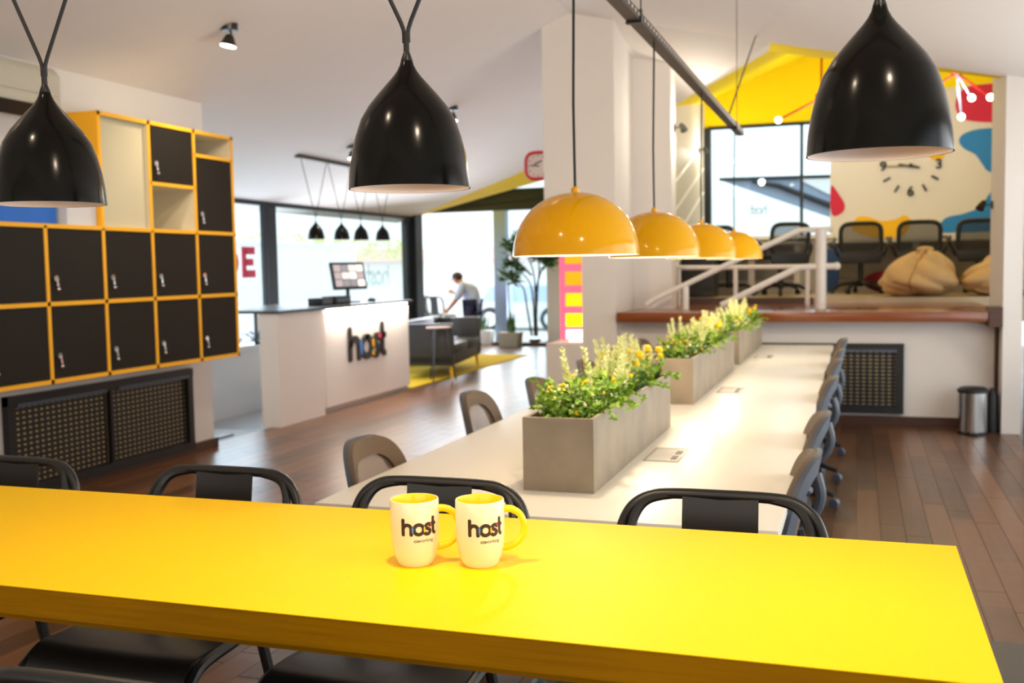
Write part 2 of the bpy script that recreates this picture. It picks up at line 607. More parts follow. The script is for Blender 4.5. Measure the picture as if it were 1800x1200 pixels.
# main floor: slab + boards
struct(G().box(-5.05, 2.8, -3.2, 18.5, -0.2, -0.0125), 'floor', M['dark_wood'])
FLOOR = bpy.data.objects['floor']
struct(G().box(-8.4, -5.05, 11.1, 18.5, -0.2, -0.0125), 'floor_lounge', M['dark_wood'])
struct(G().box(-6.75, -5.05, 6.9, 7.98, -0.2, -0.0125), 'floor_corner', M['dark_wood'])
struct(G().box(-6.75, -5.05, 7.98, 11.1, -0.4, -0.17), 'floor_recess', M['recess'])
plank_me = None
rest = G()
npl = 0
rp = random.Random(3)
for i in range(-70, 24):
    x0 = i * 0.12
    y = -3.0 - rp.random() * 1.5
    while y < 18.3:
        y1 = y + 1.5
        cx, cy = x0 + 0.06, (y + y1) / 2
        ok = (x0 > -5.06 and x0 < 2.5) or (x0 > -8.3 and x0 <= -5.06 and y > 11.1) or (x0 > -6.7 and x0 <= -5.06 and y > 5.5 and y1 < 7.95)
        if ok:
            near = (0.0 < cx < 1.15 and 1.2 < cy < 9.2) or (-5.0 < cx < -2.0 and 4.4 < cy < 9.5) or (-3.4 < cx < -1.0 and 2.2 < cy < 4.4) or (-2.0 < cx < -1.5 and 4.4 < cy < 7.2)
            yy0, yy1 = max(y, -3.0), min(y1, 18.3)
            if near and npl < 296 and yy1 - yy0 > 1.4:
                if plank_me is None:
                    o = G().box(-0.0588, 0.0588, -0.748, 0.748, -0.012, 0).build('plank', M['floor'], None)
                    plank_me = o.data
                else:
                    o = bpy.data.objects.new('plank', plank_me)
                    COL.objects.link(o)
                o.parent = FLOOR
                o.location = (cx, cy, 0)
                npl += 1
            else:
                rest.box(x0 + 0.0012, x0 + 0.1188, yy0 + 0.002, yy1 - 0.002, -0.012, 0)
        y = y1
rest.build('plank_field', M['floor'], FLOOR, kind='stuff')

# left wall with the lockers
struct(G().box(-5.13, -4.93, -3.2, 7.08, 0, 2.8), 'wall_left', M['white_wall'])
struct(G().box(-4.93, -4.905, -3.0, 7.1, 0.0, 0.075).box(-5.13, -4.905, 7.08, 7.1, 0, 0.075), 'baseboard_left', M['dark_wood'])
struct(G().box(-6.75, -5.13, 6.9, 7.08, -0.2, 2.8), 'wall_recess', M['white_wall'])
struct(G().box(-5.2, 2.8, -3.2, -3.05, 0, 3.75), 'wall_behind', M['white_wall'])

# glazed left wall
struct(G().box(-6.72, -6.5, 7.08, 14.6, -0.2, 0.56), 'wall_window_low', M['white_lacquer'])
w1 = struct(G().box(-6.72, -6.46, 7.08, 14.6, 0.56, 0.59), 'trim_1', M['white_lacquer'])
w = struct(G().box(-6.56, -6.48, 7.08, 14.6, 2.17, 2.235), 'window_1', M['dark_metal'])
G().box(-6.53, -6.49, 10.42, 10.485, 0.59, 2.19).build('window_frame', M['dark_metal'], w)
G().box(-6.55, -6.49, 10.52, 10.71, 0.59, 2.22).build('window_post', M['dark_metal'], w)
G().box(-6.55, -6.49, 14.44, 14.60, 0.59, 2.19).build('window_frame', M['dark_metal'], w)
G().box(-6.53, -6.515, 7.1, 10.41, 0.59, 2.18).build('pane', M['glass'], w)
G().box(-6.53, -6.515, 10.70, 14.42, 0.59, 2.18).build('pane', M['glass'], w)
struct(G().box(-6.66, -6.42, 14.60, 14.86, -0.2, 2.25), 'pillar_window_end', M['dark_metal'])

# red vinyl lettering on the first pane, mirrored brand on the second
gE = G()
fe = lambda u, v, ww: (-6.505 + ww, u, v)
zb, zt = 1.345, 1.69
gE.box(-6.508, -6.504, 9.985, 10.075, zb, zt)
for a, b in ((zb, zb + 0.085), ((zb + zt) / 2 - 0.04, (zb + zt) / 2 + 0.04), (zt - 0.085, zt)):
    gE.box(-6.508, -6.504, 10.06, 10.255 if a != (zb + zt) / 2 - 0.04 else 10.22, a, b)
gE.build('letter', M['red_print'], w, label='red vinyl letter E')
gD = G()
stroke(gD, [(9.62, zb + 0.04), (9.62, zt - 0.04)], 0.045, fe, -0.003, 0.001)
stroke(gD, [(9.62, zt - 0.045), (9.75, zt - 0.045)] + arc(9.75, (zb + zt) / 2, (zt - zb) / 2 - 0.045, 90, -90, 8) + [(9.62, zb + 0.045)], 0.045, fe, -0.003, 0.001)
gD.build('letter', M['red_print'], w, label='red vinyl letter mostly hidden by the lockers')
gm = G()
for ch in HOST:
    for pl in HOST[ch]:
        stroke(gm, [(13.80 - 0.36 * u, 1.18 + 0.30 * v) for u, v in pl], 0.032, fe, -0.003, 0.001)
gm.build('window_lettering', M['mirror_print'], w, kind='stuff', label='pale lettering on glass seen mirrored from inside')

# door wall with the gable beam
struct(G().prism([(-8.3, 2.47), (-5.1, 2.47), (-2.5, 2.47), (-2.5, 2.86), (-6.35, 2.86), (-7.8, 2.535), (-8.3, 2.45)], 18.2, 18.42, lambda u, v, ww: (u, ww, v)), 'beam_entrance', M['dark_metal'])
d = struct(G().box(-6.44, -6.2, 18.22, 18.4, 0, 2.48), 'door_2', M['steel_blue'])
G().box(-8.2, -8.02, 18.22, 18.4, 0, 2.48).build('frame', M['dark_metal'], d)
G().box(-5.42, -5.2, 18.22, 18.4, 0, 2.48).build('frame', M['white_lacquer'], d, label='white right door post')
G().box(-6.2, -5.42, 18.3, 18.31, 0.02, 2.48).build('pane', M['glass'], d)
G().box(-6.35, -2.6, 18.3, 18.31, 2.86, 3.5).build('pane', M['glass'], d)
struct(G().box(-5.2, -2.5, 18.22, 18.4, 0, 2.5), 'wall_entrance', M['white_wall'])
struct(G().box(-2.7, -2.5, 9.95, 18.4, 0, 3.75), 'wall_lounge_right', M['white_wall'])

# pillar at the platform, with the corner opening
struct(G().box(-2.72, -2.06, 9.1, 9.92, 0, 0.70).box(-2.375, -2.06, 9.1, 9.92, 0.70, 1.95).box(-2.72, -2.06, 9.1, 9.92, 1.95, 3.75), 'pillar_front', M['white_wall'])
struct(G().box(-2.30, -1.69, 9.9, 10.15, 0.0, 3.75), 'pillar_rear', M['white_wall'])

# platform: wall below, timber slab, rear room floor
struct(G().box(-2.06, 1.12, 9.3, 9.42, 0, 0.93), 'wall_platform', M['white_wall'])
struct(G().box(-2.06, 1.1, 9.275, 9.3, 0, 0.085), 'baseboard_platform', M['dark_wood'])
struct(G().box(-2.045, 1.10, 9.06, 11.0, 0.90, 0.985), 'slab_platform', M['brown_wood'], bevel=0.006)
struct(G().box(1.0, 1.1, 9.04, 9.3, 0.86, 1.02), 'trim_2', M['dark_wood'])
fr = struct(G().box(-2.4, 2.2, 11.0, 13.6, 0.8, 1.04), 'floor_rear', mat('beige_floor', rgb(204, 184, 152), 0.3, vary=0.05))
struct(G().box(-1.9, -0.43, 10.96, 11.02, 0.97, 1.046), 'trim_3', M['dark_wood'])
# right column and glass door
struct(G().box(1.10, 1.24, 9.05, 9.95, 0, 3.1), 'pillar_right', M['white_wall'])
struct(G().tube([(1.085, 9.28, 0), (1.085, 9.28, 0.9)], 0.016, 8), 'trim_4', M['dark_wood'])
d = struct(G().box(1.27, 1.34, 9.05, 9.12, 0, 2.9), 'door_1', M['dark_metal'])
G().box(1.34, 2.7, 9.08, 9.09, 0.06, 2.9).build('pane', M['glass'], d)
G().box(1.34, 2.7, 9.05, 9.12, 0, 0.08).build('frame', M['dark_metal'], d)
G().box(1.36, 1.42, 9.0, 9.04, 0.95, 1.7).build('handle', M['black_metal'], d)
# right side: glazed wall
struct(G().box(2.62, 2.75, -3.2, 9.1, 0, 0.12), 'wall_right_low', M['white_wall'])
struct(G().box(2.62, 2.75, -3.2, 9.1, 2.3, 2.6), 'wall_right_high', M['white_wall'])
w = struct(G().box(2.64, 2.70, -3.2, 9.1, 2.24, 2.3), 'window_2', M['dark_metal'])
for y in (-2.9, -0.5, 1.9, 4.3, 6.7, 9.0):
    G().box(2.64, 2.70, y - 0.03, y + 0.03, 0.12, 2.26).build('window_frame', M['dark_metal'], w)

# rear room shell
wr = struct(G().box(-2.4, -1.80, 13.5, 13.6, 1.0, 3.9).box(-1.80, -0.33, 13.5, 13.6, 3.13, 3.9).box(-1.80, -0.33, 13.5, 13.6, 1.0, 1.74).box(-0.33, 2.4, 13.5, 13.6, 1.0, 3.9), 'wall_rear', M['white_wall'])
struct(G().box(-2.05, -1.87, 10.9, 13.5, 0.9, 3.9), 'wall_rear_left', M['white_wall'])
struct(G().box(2.15, 2.3, 9.9, 13.5, 0.9, 3.9), 'wall_rear_right', M['white_wall'])
A1, B1, C1, D1 = (-1.88, 11.05, 3.07), (-0.83, 10.4, 3.435), (-0.6, 13.5, 3.95), (-1.88, 13.5, 3.45)
struct(G().add([A1, B1, C1, D1, (2.3, 9.5, 3.95), (2.3, 13.5, 3.8), (-0.72, 9.11, 3.262), (2.2, 9.11, 2.6)], [(0, 1, 2), (0, 2, 3), (1, 4, 5), (1, 5, 2), (1, 6, 7, 4)]), 'ceiling_rear', M['back_yellow'])
struct(G().add([(-1.9, 13.49, 3.135), (-0.33, 13.49, 3.135), (0.9, 13.49, 3.44), (2.2, 13.49, 3.5), (2.2, 13.49, 4.0), (-1.9, 13.49, 4.0)], [(0, 1, 2, 3, 4, 5)]), 'wall_rear_band', M['back_yellow'])
struct(G().add([A1, B1, (-0.70, 9.10, 3.262), (-2.1, 9.10, 3.59), (-2.1, 10.9, 3.05)], [(0, 1, 2), (0, 2, 3), (0, 3, 4)]), 'ceiling_rear_white', M['white_wall'])
struct(G().box(-2.3, -0.60, 9.30, 9.34, 3.7, 4.1), 'beam_header', M['white_wall'])
w = struct(G().box(-1.82, -0.31, 13.46, 13.5, 3.11, 3.15), 'window_3', M['dark_metal'])
G().box(-1.87, -1.79, 13.42, 13.52, 1.74, 3.13).build('window_frame', M['dark_metal'], w)
G().box(-0.69, -0.655, 13.46, 13.54, 1.74, 3.13).build('window_frame', M['dark_metal'], w)
G().box(-1.80, -0.33, 13.55, 13.56, 1.74, 3.13).build('pane', M['glass'], w)
G().box(-1.84, -0.30, 13.36, 13.5, 1.70, 1.745).build('window_sill', M['white_lacquer'], w)
gm = G()
fw = lambda u, v, ww: (u, 13.545 + ww, v)
for ch in HOST:
    for pl in HOST[ch]:
        stroke(gm, [(-1.10 - 0.1 * u, 2.02 + 0.13 * v) for u, v in pl], 0.010, fw, -0.003, 0.001)
gm.build('window_lettering', M['frost'], w, kind='stuff', label='faint frosted lettering seen mirrored')
# mural patches painted on the rear wall
for m, pts in (('mural_pink', [(1.74, 3.45), (1.46, 3.46), (1.216, 3.44), (1.111, 3.335), (1.094, 3.203), (1.158, 3.085), (1.283, 3.037), (1.468, 3.013), (1.74, 3.0)]),
               ('mural_blue', [(1.74, 2.93), (1.469, 2.945), (1.284, 2.931), (1.161, 2.878), (1.137, 2.799), (1.2, 2.715), (1.319, 2.642), (1.401, 2.517), (1.476, 2.434), (1.74, 2.36)]),
               ('mural_pink', [(-0.322, 2.342), (-0.225, 2.233), (-0.157, 2.104), (-0.19, 2.008), (-0.312, 1.998)]),
               ('mural_yellow', [(-0.056, 1.787), (-0.043, 1.905), (0.023, 1.959), (0.143, 1.941), (0.275, 1.895), (0.438, 1.911), (0.535, 1.956), (0.613, 1.884), (0.588, 1.803), (0.485, 1.695), (0.21, 1.69)]),
               ('mural_yellow', [(0.80, 2.68), (0.86, 2.60), (0.96, 2.62), (1.0, 2.75), (0.88, 2.80)]),
               ('mural_blue', [(1.74, 2.4), (1.479, 2.179), (1.389, 2.035), (1.203, 1.954), (1.015, 1.913), (0.933, 1.827), (0.96, 1.737), (1.112, 1.733), (1.237, 1.73), (1.485, 1.73), (1.74, 1.73)])):
    G().prism(blob(pts, 5), 13.492, 13.5, lambda u, v, ww: (u, ww, v)).build('painted_patch', M[m], wr, label=m.split('_')[1] + ' painted mural patch')
# beige panelling with slanted light lines on the left rear wall
pn = struct(G().box(-1.87, -1.85, 11.02, 13.2, 1.04, 2.70), 'trim_5', M['panel_beige'])
for k in range(8):
    za = 0.78 + 0.30 * k
    ya, yb_ = 11.04, 13.18
    if za < 1.08:
        ya = 11.04 + (1.08 - za) / 0.29
    if za + 0.29 * (yb_ - 11.04) > 2.66:
        yb_ = 11.04 + (2.66 - za) / 0.29
    if yb_ - ya > 0.3:
        G().tube([(-1.848, ya, za + 0.29 * (ya - 11.04)), (-1.848, yb_, za + 0.29 * (yb_ - 11.04))], 0.013, 6).build('slanted_strip', M['white_lacquer'], pn)

# ------------------------------------------------------------------ outdoors
struct(G().box(-40, 20, 18.5, 60, -0.6, -0.3).box(-40, -6.75, -6, 18.5, -0.6, -0.3), 'ground_outside', M['pavement'])
b = thing('garden_wall', 'white garden wall seen through the glazed left side', 'wall', (-12, 15, -0.3))
G().box(-12.2, -12.0, 4, 23.5, -0.3, 1.98).build('wall_panel', M['street_white'], b)
G().box(-12.22, -11.98, 4, 23.5, 1.98, 2.06).build('coping', M['street_white'], b)
gh = G()
rr = random.Random(5)
for k in range(2600):
    c = Vector((-12.6 + rr.uniform(-0.2, 0.2), rr.uniform(4, 28), rr.uniform(1.7, 2.28)))
    a = rr.uniform(0, 6.28)
    u = Vector((math.cos(a), math.sin(a), rr.uniform(-1, 1))) * 0.06
    v = Vector((0, 0, 1)).cross(u) * 0.8
    gh.add([c - u, c + v, c + u, c - v], [(0, 1, 2, 3)])
o = gh.build('hedge', M['leaf_pale'], None, kind='stuff')
o['label'] = 'pale green hedge along the top of the garden wall'
b = thing('street_building', 'white building across the street with terracotta eave', 'building', (-12, 38, -0.3))
G().box(-30, 4, 38, 40, -0.3, 1.75).build('wall_panel', M['street_white'], b)
G().box(-30, 4, 37.6, 40, 1.75, 2.2).build('eave', M['roof_tile'], b)
G().box(-30, 4, 38, 40, 2.2, 9).build('upper_wall', M['street_white'], b)
G().box(-16, -14.6, 37.95, 38, 0.2, 1.4).build('window', M['street_white'], b)
b = thing('roof_canopy', 'grey metal canopy outside the rear window', 'canopy', (-0.6, 17, 0))
G().prism([(-2.10, 2.75), (0.6, 2.70), (0.6, 1.72)], 17.0, 17.3, lambda u, v, ww: (u, ww, v)).build('soffit', M['canopy'], b)
G().tube([(-2.12, 16.96, 2.76), (0.6, 16.96, 2.72)], 0.03, 6).build('fascia', M['dark_metal'], b)
G().tube([(-1.6, 16.95, 2.70), (-1.2, 16.95, 2.62), (0.3, 16.95, 1.98)], [0.02, 0.045, 0.055], 6).build('rafter', M['dark_metal'], b)
G().prism([(-0.9, 2.715), (0.6, 2.70), (0.6, 2.2), (-0.42, 2.45)], 16.96, 17.0, lambda u, v, ww: (u, ww, v)).build('roof_light', M['street_white'], b)
b = thing('rear_building', 'pale neighbouring building outside the rear window', 'building', (-1, 24, -0.3))
G().box(-5.0, 8, 24, 25, -0.3, 2.9).build('wall_panel', M['street_white'], b)

# van
v = thing('van', 'pale parked van in the street beyond the entrance door', 'van', (-8.5, 27, -0.3))
G().prism([(-10.3, -0.05), (-10.3, 0.35), (-10.1, 0.45), (-9.6, 0.95), (-9.3, 1.05), (-6.6, 1.05), (-6.4, 0.9), (-6.35, -0.05)], 26.5, 28.1, lambda u, vv, ww: (u, ww, vv)).build('body', M['van_white'], v, bevel=0.04)
G().prism([(-9.75, 0.5), (-9.5, 0.9), (-8.95, 0.92), (-8.95, 0.5)], 26.47, 26.5, lambda u, vv, ww: (u, ww, vv)).build('side_window', M['van_glass'], v)
for x0 in (-8.85, -7.7):
    G().box(x0, x0 + 1.05, 26.47, 26.5, 0.5, 0.92).build('side_window', M['van_glass'], v)
for x0 in (-9.5, -7.75):
    ww = G().cyl((x0, 26.45, 0.02), (x0, 26.7, 0.02), 0.32, 20).build('wheel', M['rubber'], v, smooth=True)
    G().cyl((x0, 26.43, 0.02), (x0, 26.46, 0.02), 0.2, 16).build('hubcap', M['van_white'], ww, smooth=True)

# ================================================================== FURNITURE
# ---- yellow bar table
t = thing('bar_table', 'long bright yellow laminate bar table with edge darkened as shade', 'table', (-1.6, 1.6, 0))
top = G().box(-3.6, 0.165, 1.299, 1.931, 0.853, 0.9).build('table_top', M['yellow_edge'], t)
G().box(-3.601, 0.166, 1.298, 1.932, 0.8990, 0.9004).build('laminate', M['yellow_top'], top)
G().box(-3.55, 0.10, 1.36, 1.40, 0.82, 0.853).build('apron', M['yellow_edge'], t)
G().box(-3.55, 0.10, 1.83, 1.87, 0.82, 0.853).build('apron', M['yellow_edge'], t)
for x in (-3.4, -0.02):
    for y in (1.42, 1.8):
        G().box(x - 0.03, x + 0.03, y - 0.03, y + 0.03, 0, 0.853).build('leg', M['black_metal'], t)

# ---- mugs


def make_mug(loc, label):
    m = thing('mug', label, 'mug', loc, 0, 'mugs on the yellow table')
    R = 0.0415
    H = 0.112
    pr = [(0.0, 0.0), (0.0285, 0.0), (0.0300, 0.002), (0.0325, 0.008), (0.0365, 0.018), (0.0395, 0.032), (0.0410, 0.048), (R, 0.062), (R, H - 0.002), (R - 0.0008, H), (R - 0.0024, H)]
    G().lathe(pr, 48).build('body', M['mug'], m, smooth=True, world=False, angle=60)
    pi = [(R - 0.0024, H), (R - 0.0034, H - 0.002), (R - 0.0034, 0.06), (0.0378, 0.046), (0.0365, 0.032), (0.033, 0.016), (0.02, 0.007), (0.0, 0.006)]
    G().lathe(pi, 48).build('inner_glaze', M['mug_yellow'], m, smooth=True, world=False, angle=60)
    ax = Vector((0.93, 0.37, 0)).normalized()
    hp = [(R - 0.004, 0.094), (R + 0.012, 0.093), (R + 0.026, 0.084), (R + 0.033, 0.067), (R + 0.031, 0.049), (R + 0.021, 0.036), (R + 0.006, 0.029), (R - 0.006, 0.028)]
    hp = spline([(ax.x * a, ax.y * a, z) for a, z in hp], 5)
    n = len(hp)
    g = G()
    # flattened handle: tube with oval section
    g.tube(hp, [0.0052 + 0.0014 * abs(i / (n - 1) - 0.5) * 2 for i in range(n)], 12)
    g.build('handle', M['mug_yellow'], m, smooth=True, world=False)
    # printing, wrapped round the wall of the mug
    a0 = math.atan2(-0.94, 0.47) + math.radians(9)
    s = 0.0305

    def wrap(u, vv, ww):
        a = a0 + u / R
        z = vv
        rr_ = R
        for (ra, za), (rb, zb_) in zip(pr[4:], pr[5:]):
            if za <= z <= zb_:
                rr_ = ra + (rb - ra) * (z - za) / (zb_ - za)
                break
        return ((rr_ + ww) * math.cos(a), (rr_ + ww) * math.sin(a), z)
    pr_ = part('print', m)
    for ch in HOST:
        g = G()
        for pl in HOST[ch]:
            stroke(g, [((u - 1.04) * s, 0.056 + vv * s) for u, vv in pl], 0.0030, wrap, 0.0001, 0.0004)
        g.build('letter', M['ink'], pr_, world=False)
    for mm, cx, cy, hw, hh in (('blue', 0.645, 0.37, 0.055, 0.2), ('amber', 1.30, 0.36, 0.05, 0.17), ('pink', 1.70, 0.6, 0.06, 0.07)):
        G().prism([((u - 1.04) * s, 0.056 + vv * s) for u, vv in lens(cx, cy, hw, hh)], 0.0004, 0.0006, wrap).build('overlap', M[mm], pr_, world=False)
    for txt, off, x0, nm in (('co', 0.00016, -0.0155, 'bold'), ('working', 0.0, -0.0085, 'light')):
        c = bpy.data.curves.new('t', 'FONT')
        c.body = txt
        c.size = 0.0086
        c.offset = off
        to = bpy.data.objects.new('t', c)
        COL.objects.link(to)
        bpy.context.view_layer.update()
        me = bpy.data.meshes.new_from_object(to.evaluated_get(bpy.context.evaluated_depsgraph_get()))
        bpy.data.objects.remove(to)
        for vt in me.vertices:
            vt.co = wrap(vt.co.x + x0 + 0.005, vt.co.y + 0.0455, 0.0003)
        me.materials.clear()
        me.materials.append(M['ink'])
        o = bpy.data.objects.new('lettering', me)
        COL.objects.link(o)
        o.parent = pr_
        o['kind'] = 'stuff'
    return m


make_mug((-0.714, 1.590, 0.9004), 'cream mug with yellow inside, left of the two')
make_mug((-0.604, 1.613, 0.9004), 'cream mug with yellow inside, right of the two')

# ---- metal bar chairs with tubular arms


def make_bar_chair(label):
    c = thing('metal_bar_chair', label, 'chair', (0, 0, 0), 0, 'black metal chairs at the yellow table')
    # sitter faces -Y; seat centre at origin
    zs = 0.622
    g = G()
    prof = [(0.19, 0.0), (0.10, -0.004), (-0.05, -0.006), (-0.13, 0.0), (-0.155, -0.006), (-0.175, -0.022), (-0.19, -0.05), (-0.195, -0.08)]
    nx = 9
    vs = []
    for y, z in prof:
        hw = 0.165 + 0.03 * min(1, (0.19 - y) / 0.3)
        for k in range(nx):
            u = -1 + 2 * k / (nx - 1)
            vs.append((u * hw, y, zs + z + 0.006 * u * u))
    m = len(prof)
    top_n = len(vs)
    vs += [(x, y + (0.0 if i < 4 * nx else 0.006), z - 0.006) for i, (x, y, z) in enumerate(vs)]
    fs = []
    for i in range(m - 1):
        for k in range(nx - 1):
            a = i * nx + k
            q = (a, a + 1, a + nx + 1, a + nx)
            fs.append(q)
            fs.append(tuple(x + top_n for x in q[::-1]))
    rim = [k for k in range(nx)] + [i * nx + nx - 1 for i in range(1, m)] + [(m - 1) * nx + k for k in range(nx - 2, -1, -1)] + [i * nx for i in range(m - 2, 0, -1)]
    for i in range(len(rim)):
        a, b_ = rim[i], rim[(i + 1) % len(rim)]
        fs.append((a, b_, b_ + top_n, a + top_n))
    g.add(vs, fs)
    g.build('seat', M['black_metal'], c, smooth=True, angle=50)
    # back arch continuing into arms that come down at the front corners of the seat
    yb = 0.245
    half = [(0, yb + 0.03, 0.921), (0.10, yb + 0.03, 0.920), (0.147, yb + 0.028, 0.914), (0.183, yb + 0.02, 0.892), (0.202, yb + 0.012, 0.858),
            (0.207, yb + 0.0, 0.82), (0.202, yb - 0.02, 0.73), (0.19, yb - 0.045, 0.62), (0.185, yb - 0.05, 0.59)]
    full = [(-x, y, z) for x, y, z in half[::-1]] + half[1:]
    G().tube(spline(full, 4), 0.0118, 10).build('back_frame', M['black_metal'], c, smooth=True)
    for sx in (-1, 1):
        G().tube(spline([(sx * 0.164, yb - 0.055, 0.60), (sx * 0.178, yb - 0.035, 0.74), (sx * 0.183, yb - 0.006, 0.84), (sx * 0.172, yb + 0.012, 0.884), (sx * 0.145, yb + 0.024, 0.909), (sx * 0.09, yb + 0.0302, 0.9205)], 5), 0.0105, 8).build('back_upright', M['black_metal'], c, smooth=True)
    g = G()
    sp = [(0.19, 0.612), (0.215, 0.64), (0.235, 0.72), (0.258, 0.85), (0.268, 0.918)]
    vs = []
    for y, z in sp:
        for x in (-0.078, 0, 0.078):
            vs.append((x * (1.0 if z > 0.7 else 0.93), y + 0.004 * (x != 0) * -1, z))
    n0 = len(vs)
    vs += [(x, y + 0.004, z) for x, y, z in vs]
    fs = []
    for i in range(4):
        for k in range(2):
            a = i * 3 + k
            fs += [(a, a + 1, a + 4, a + 3), (a + n0, a + 3 + n0, a + 4 + n0, a + 1 + n0)]
    for i in range(4):
        fs += [(i * 3, i * 3 + 3, i * 3 + 3 + n0, i * 3 + n0), (i * 3 + 2, i * 3 + 2 + n0, i * 3 + 5 + n0, i * 3 + 5)]
    fs += [(0, n0, n0 + 1, 1), (1, n0 + 1, n0 + 2, 2), (12, 13, 13 + n0, 12 + n0), (13, 14, 14 + n0, 13 + n0)]
    g.add(vs, fs)
    g.build('back_splat', M['black_metal'], c, smooth=True)
    for sx in (-1, 1):
        G().tube([(sx * 0.135, 0.17, 0.607), (sx * 0.22, 0.25, 0.0)], [0.013, 0.012], 8).build('leg', M['black_metal'], c, smooth=True)
        G().tube(spline([(sx * 0.175, 0.18, 0.610), (sx * 0.192, 0.0, 0.612), (sx * 0.200, -0.12, 0.610), (sx * 0.203, -0.165, 0.594), (sx * 0.205, -0.19, 0.555), (sx * 0.21, -0.20, 0.40), (sx * 0.22, -0.225, 0.0)], 4), 0.012, 8).build('leg', M['black_metal'], c, smooth=True)
    for a, b_ in (((-0.2, -0.18, 0.25), (0.2, -0.18, 0.25)), ((-0.2, 0.21, 0.25), (0.2, 0.21, 0.25)), ((-0.2, -0.18, 0.25), (-0.2, 0.21, 0.25)), ((0.2, -0.18, 0.25), (0.2, 0.21, 0.25))):
        G().tube([a, b_], 0.009, 6).build('stretcher', M['black_metal'], c, smooth=True)
    return c


bc = make_bar_chair('black metal bar chair with curved tube back, farthest left along the yellow table')
bc.location = (-2.09, 1.85, 0)
bc.rotation_euler = (0, 0, -0.03)
dup(bc, (-1.455, 1.86, 0), 0, 'second black metal bar chair from the left along the yellow table')
dup(bc, (-0.890, 1.855, 0), 0, 'black metal bar chair directly behind the two mugs')
dup(bc, (-0.268, 1.87, 0), 0, 'black metal bar chair at the yellow table nearest its open end')
dup(bc, (-0.84, 1.235, 0), PI, 'black metal bar chair on the near side of the yellow table, only back rail showing')
for k, (x, y, r, l) in enumerate(((-8.70, 20.4, 0.95, 'metal chair on the terrace outside the entrance, nearest the window corner'), (-8.16, 19.8, 1.0, 'metal chair on the terrace outside the entrance, nearest the cleaner'))):
    o = dup(bc, (x, y, -0.3), r, l)
    o['group'] = 'metal chairs outside the entrance'
    o.scale = (1.1, 1.1, 1.22)

# ---- black low cabinet by the table end
t = thing('side_cabinet', 'black low cabinet standing at the right end of the yellow table', 'cabinet', (0.6, 1.9, 0))
G().box(0.2, 1.1, 1.2, 2.32, 0.04, 0.575).build('body', M['grille_black'], t)
G().box(0.19, 1.11, 1.19, 2.33, 0.575, 0.6).build('top', mat('dark_stone_top', rgb(62, 58, 50), 0.45, vary=0.25, scale=30), t, bevel=0.003)

# ---- white work table
t = thing('work_table', 'long white shared work table under the yellow pendants', 'table', (-0.83, 5.5, 0))
XL, XR, Y0, Y1 = -1.472, -0.182, 2.585, 8.62
G().box(XL, XR, Y0, Y1, 0.705, 0.74).build('table_top', M['white_top'], t, bevel=0.002)
G().box(XL + 0.06, XR - 0.06, Y0 + 0.1, Y0 + 0.14, 0.62, 0.705).build('beam', M['white_lacquer'], t)
G().box(XL + 0.06, XR - 0.06, Y1 - 0.14, Y1 - 0.1, 0.62, 0.705).build('beam', M['white_lacquer'], t)
for y in (Y0 + 0.12, 5.6, Y1 - 0.12):
    for x in (XL + 0.12, XR - 0.12):
        G().box(x - 0.03, x + 0.03, y - 0.03, y + 0.03, 0, 0.705).build('leg', M['white_lacquer'], t)

# ---- power outlets set in the table
for k, (y, l) in enumerate(((3.545, 'power outlet tray in the white table beside the nearest planter'), (5.46, 'power outlet tray in the white table beside the middle planter'), (7.48, 'power outlet tray in the white table beside the farthest planter'))):
    t = thing('power_outlet', l, 'power outlet', (-0.628, y, 0.74), 0, 'power outlets in the white table')
    f = G()
    for a in ((-0.06, 0.06, -0.125, -0.117), (-0.06, 0.06, 0.117, 0.125), (-0.06, -0.053, -0.117, 0.117), (0.053, 0.06, -0.117, 0.117)):
        f.box(*a, 0, 0.0035)
    f.build('frame', M['steel'], t, world=False)
    G().box(-0.053, 0.018, -0.117, 0.117, 0, 0.0022).build('lid', mat('outlet_grey_%d' % k, rgb(196, 192, 184), 0.5), t, world=False)
    G().box(0.019, 0.053, -0.117, 0.117, 0, 0.0016).build('socket_strip', M['white_lacquer'], t, world=False)
    for y0 in (-0.085, 0.012):
        G().box(0.025, 0.047, y0, y0 + 0.07, 0.0016, 0.0030).build('socket', M['black_plastic'], t, world=False)

# ---- planters


def leaf_mesh(kind, rnd, L):
    """one small curled leaf, tip along +Z"""
    w_ = L * (0.28 if kind == 0 else 0.10)
    return [(0, 0, 0), (-w_, 0.06 * L, 0.45 * L), (0, 0.0, 0.5 * L), (w_, 0.06 * L, 0.45 * L), (0, 0.16 * L, L)], [(0, 2, 1), (0, 3, 2), (1, 2, 4), (2, 3, 4)]


def add_leaf(g, base, direction, L, kind, rnd):
    vs, fs = leaf_mesh(kind, rnd, L)
    q = Vector(direction).to_track_quat('Z', 'Y')
    sp = rnd.uniform(0, 6.28)
    rot = q.to_matrix() @ Matrix.Rotation(sp, 3, 'Z')
    g.add([Vector(base) + rot @ Vector(p) for p in vs], fs)


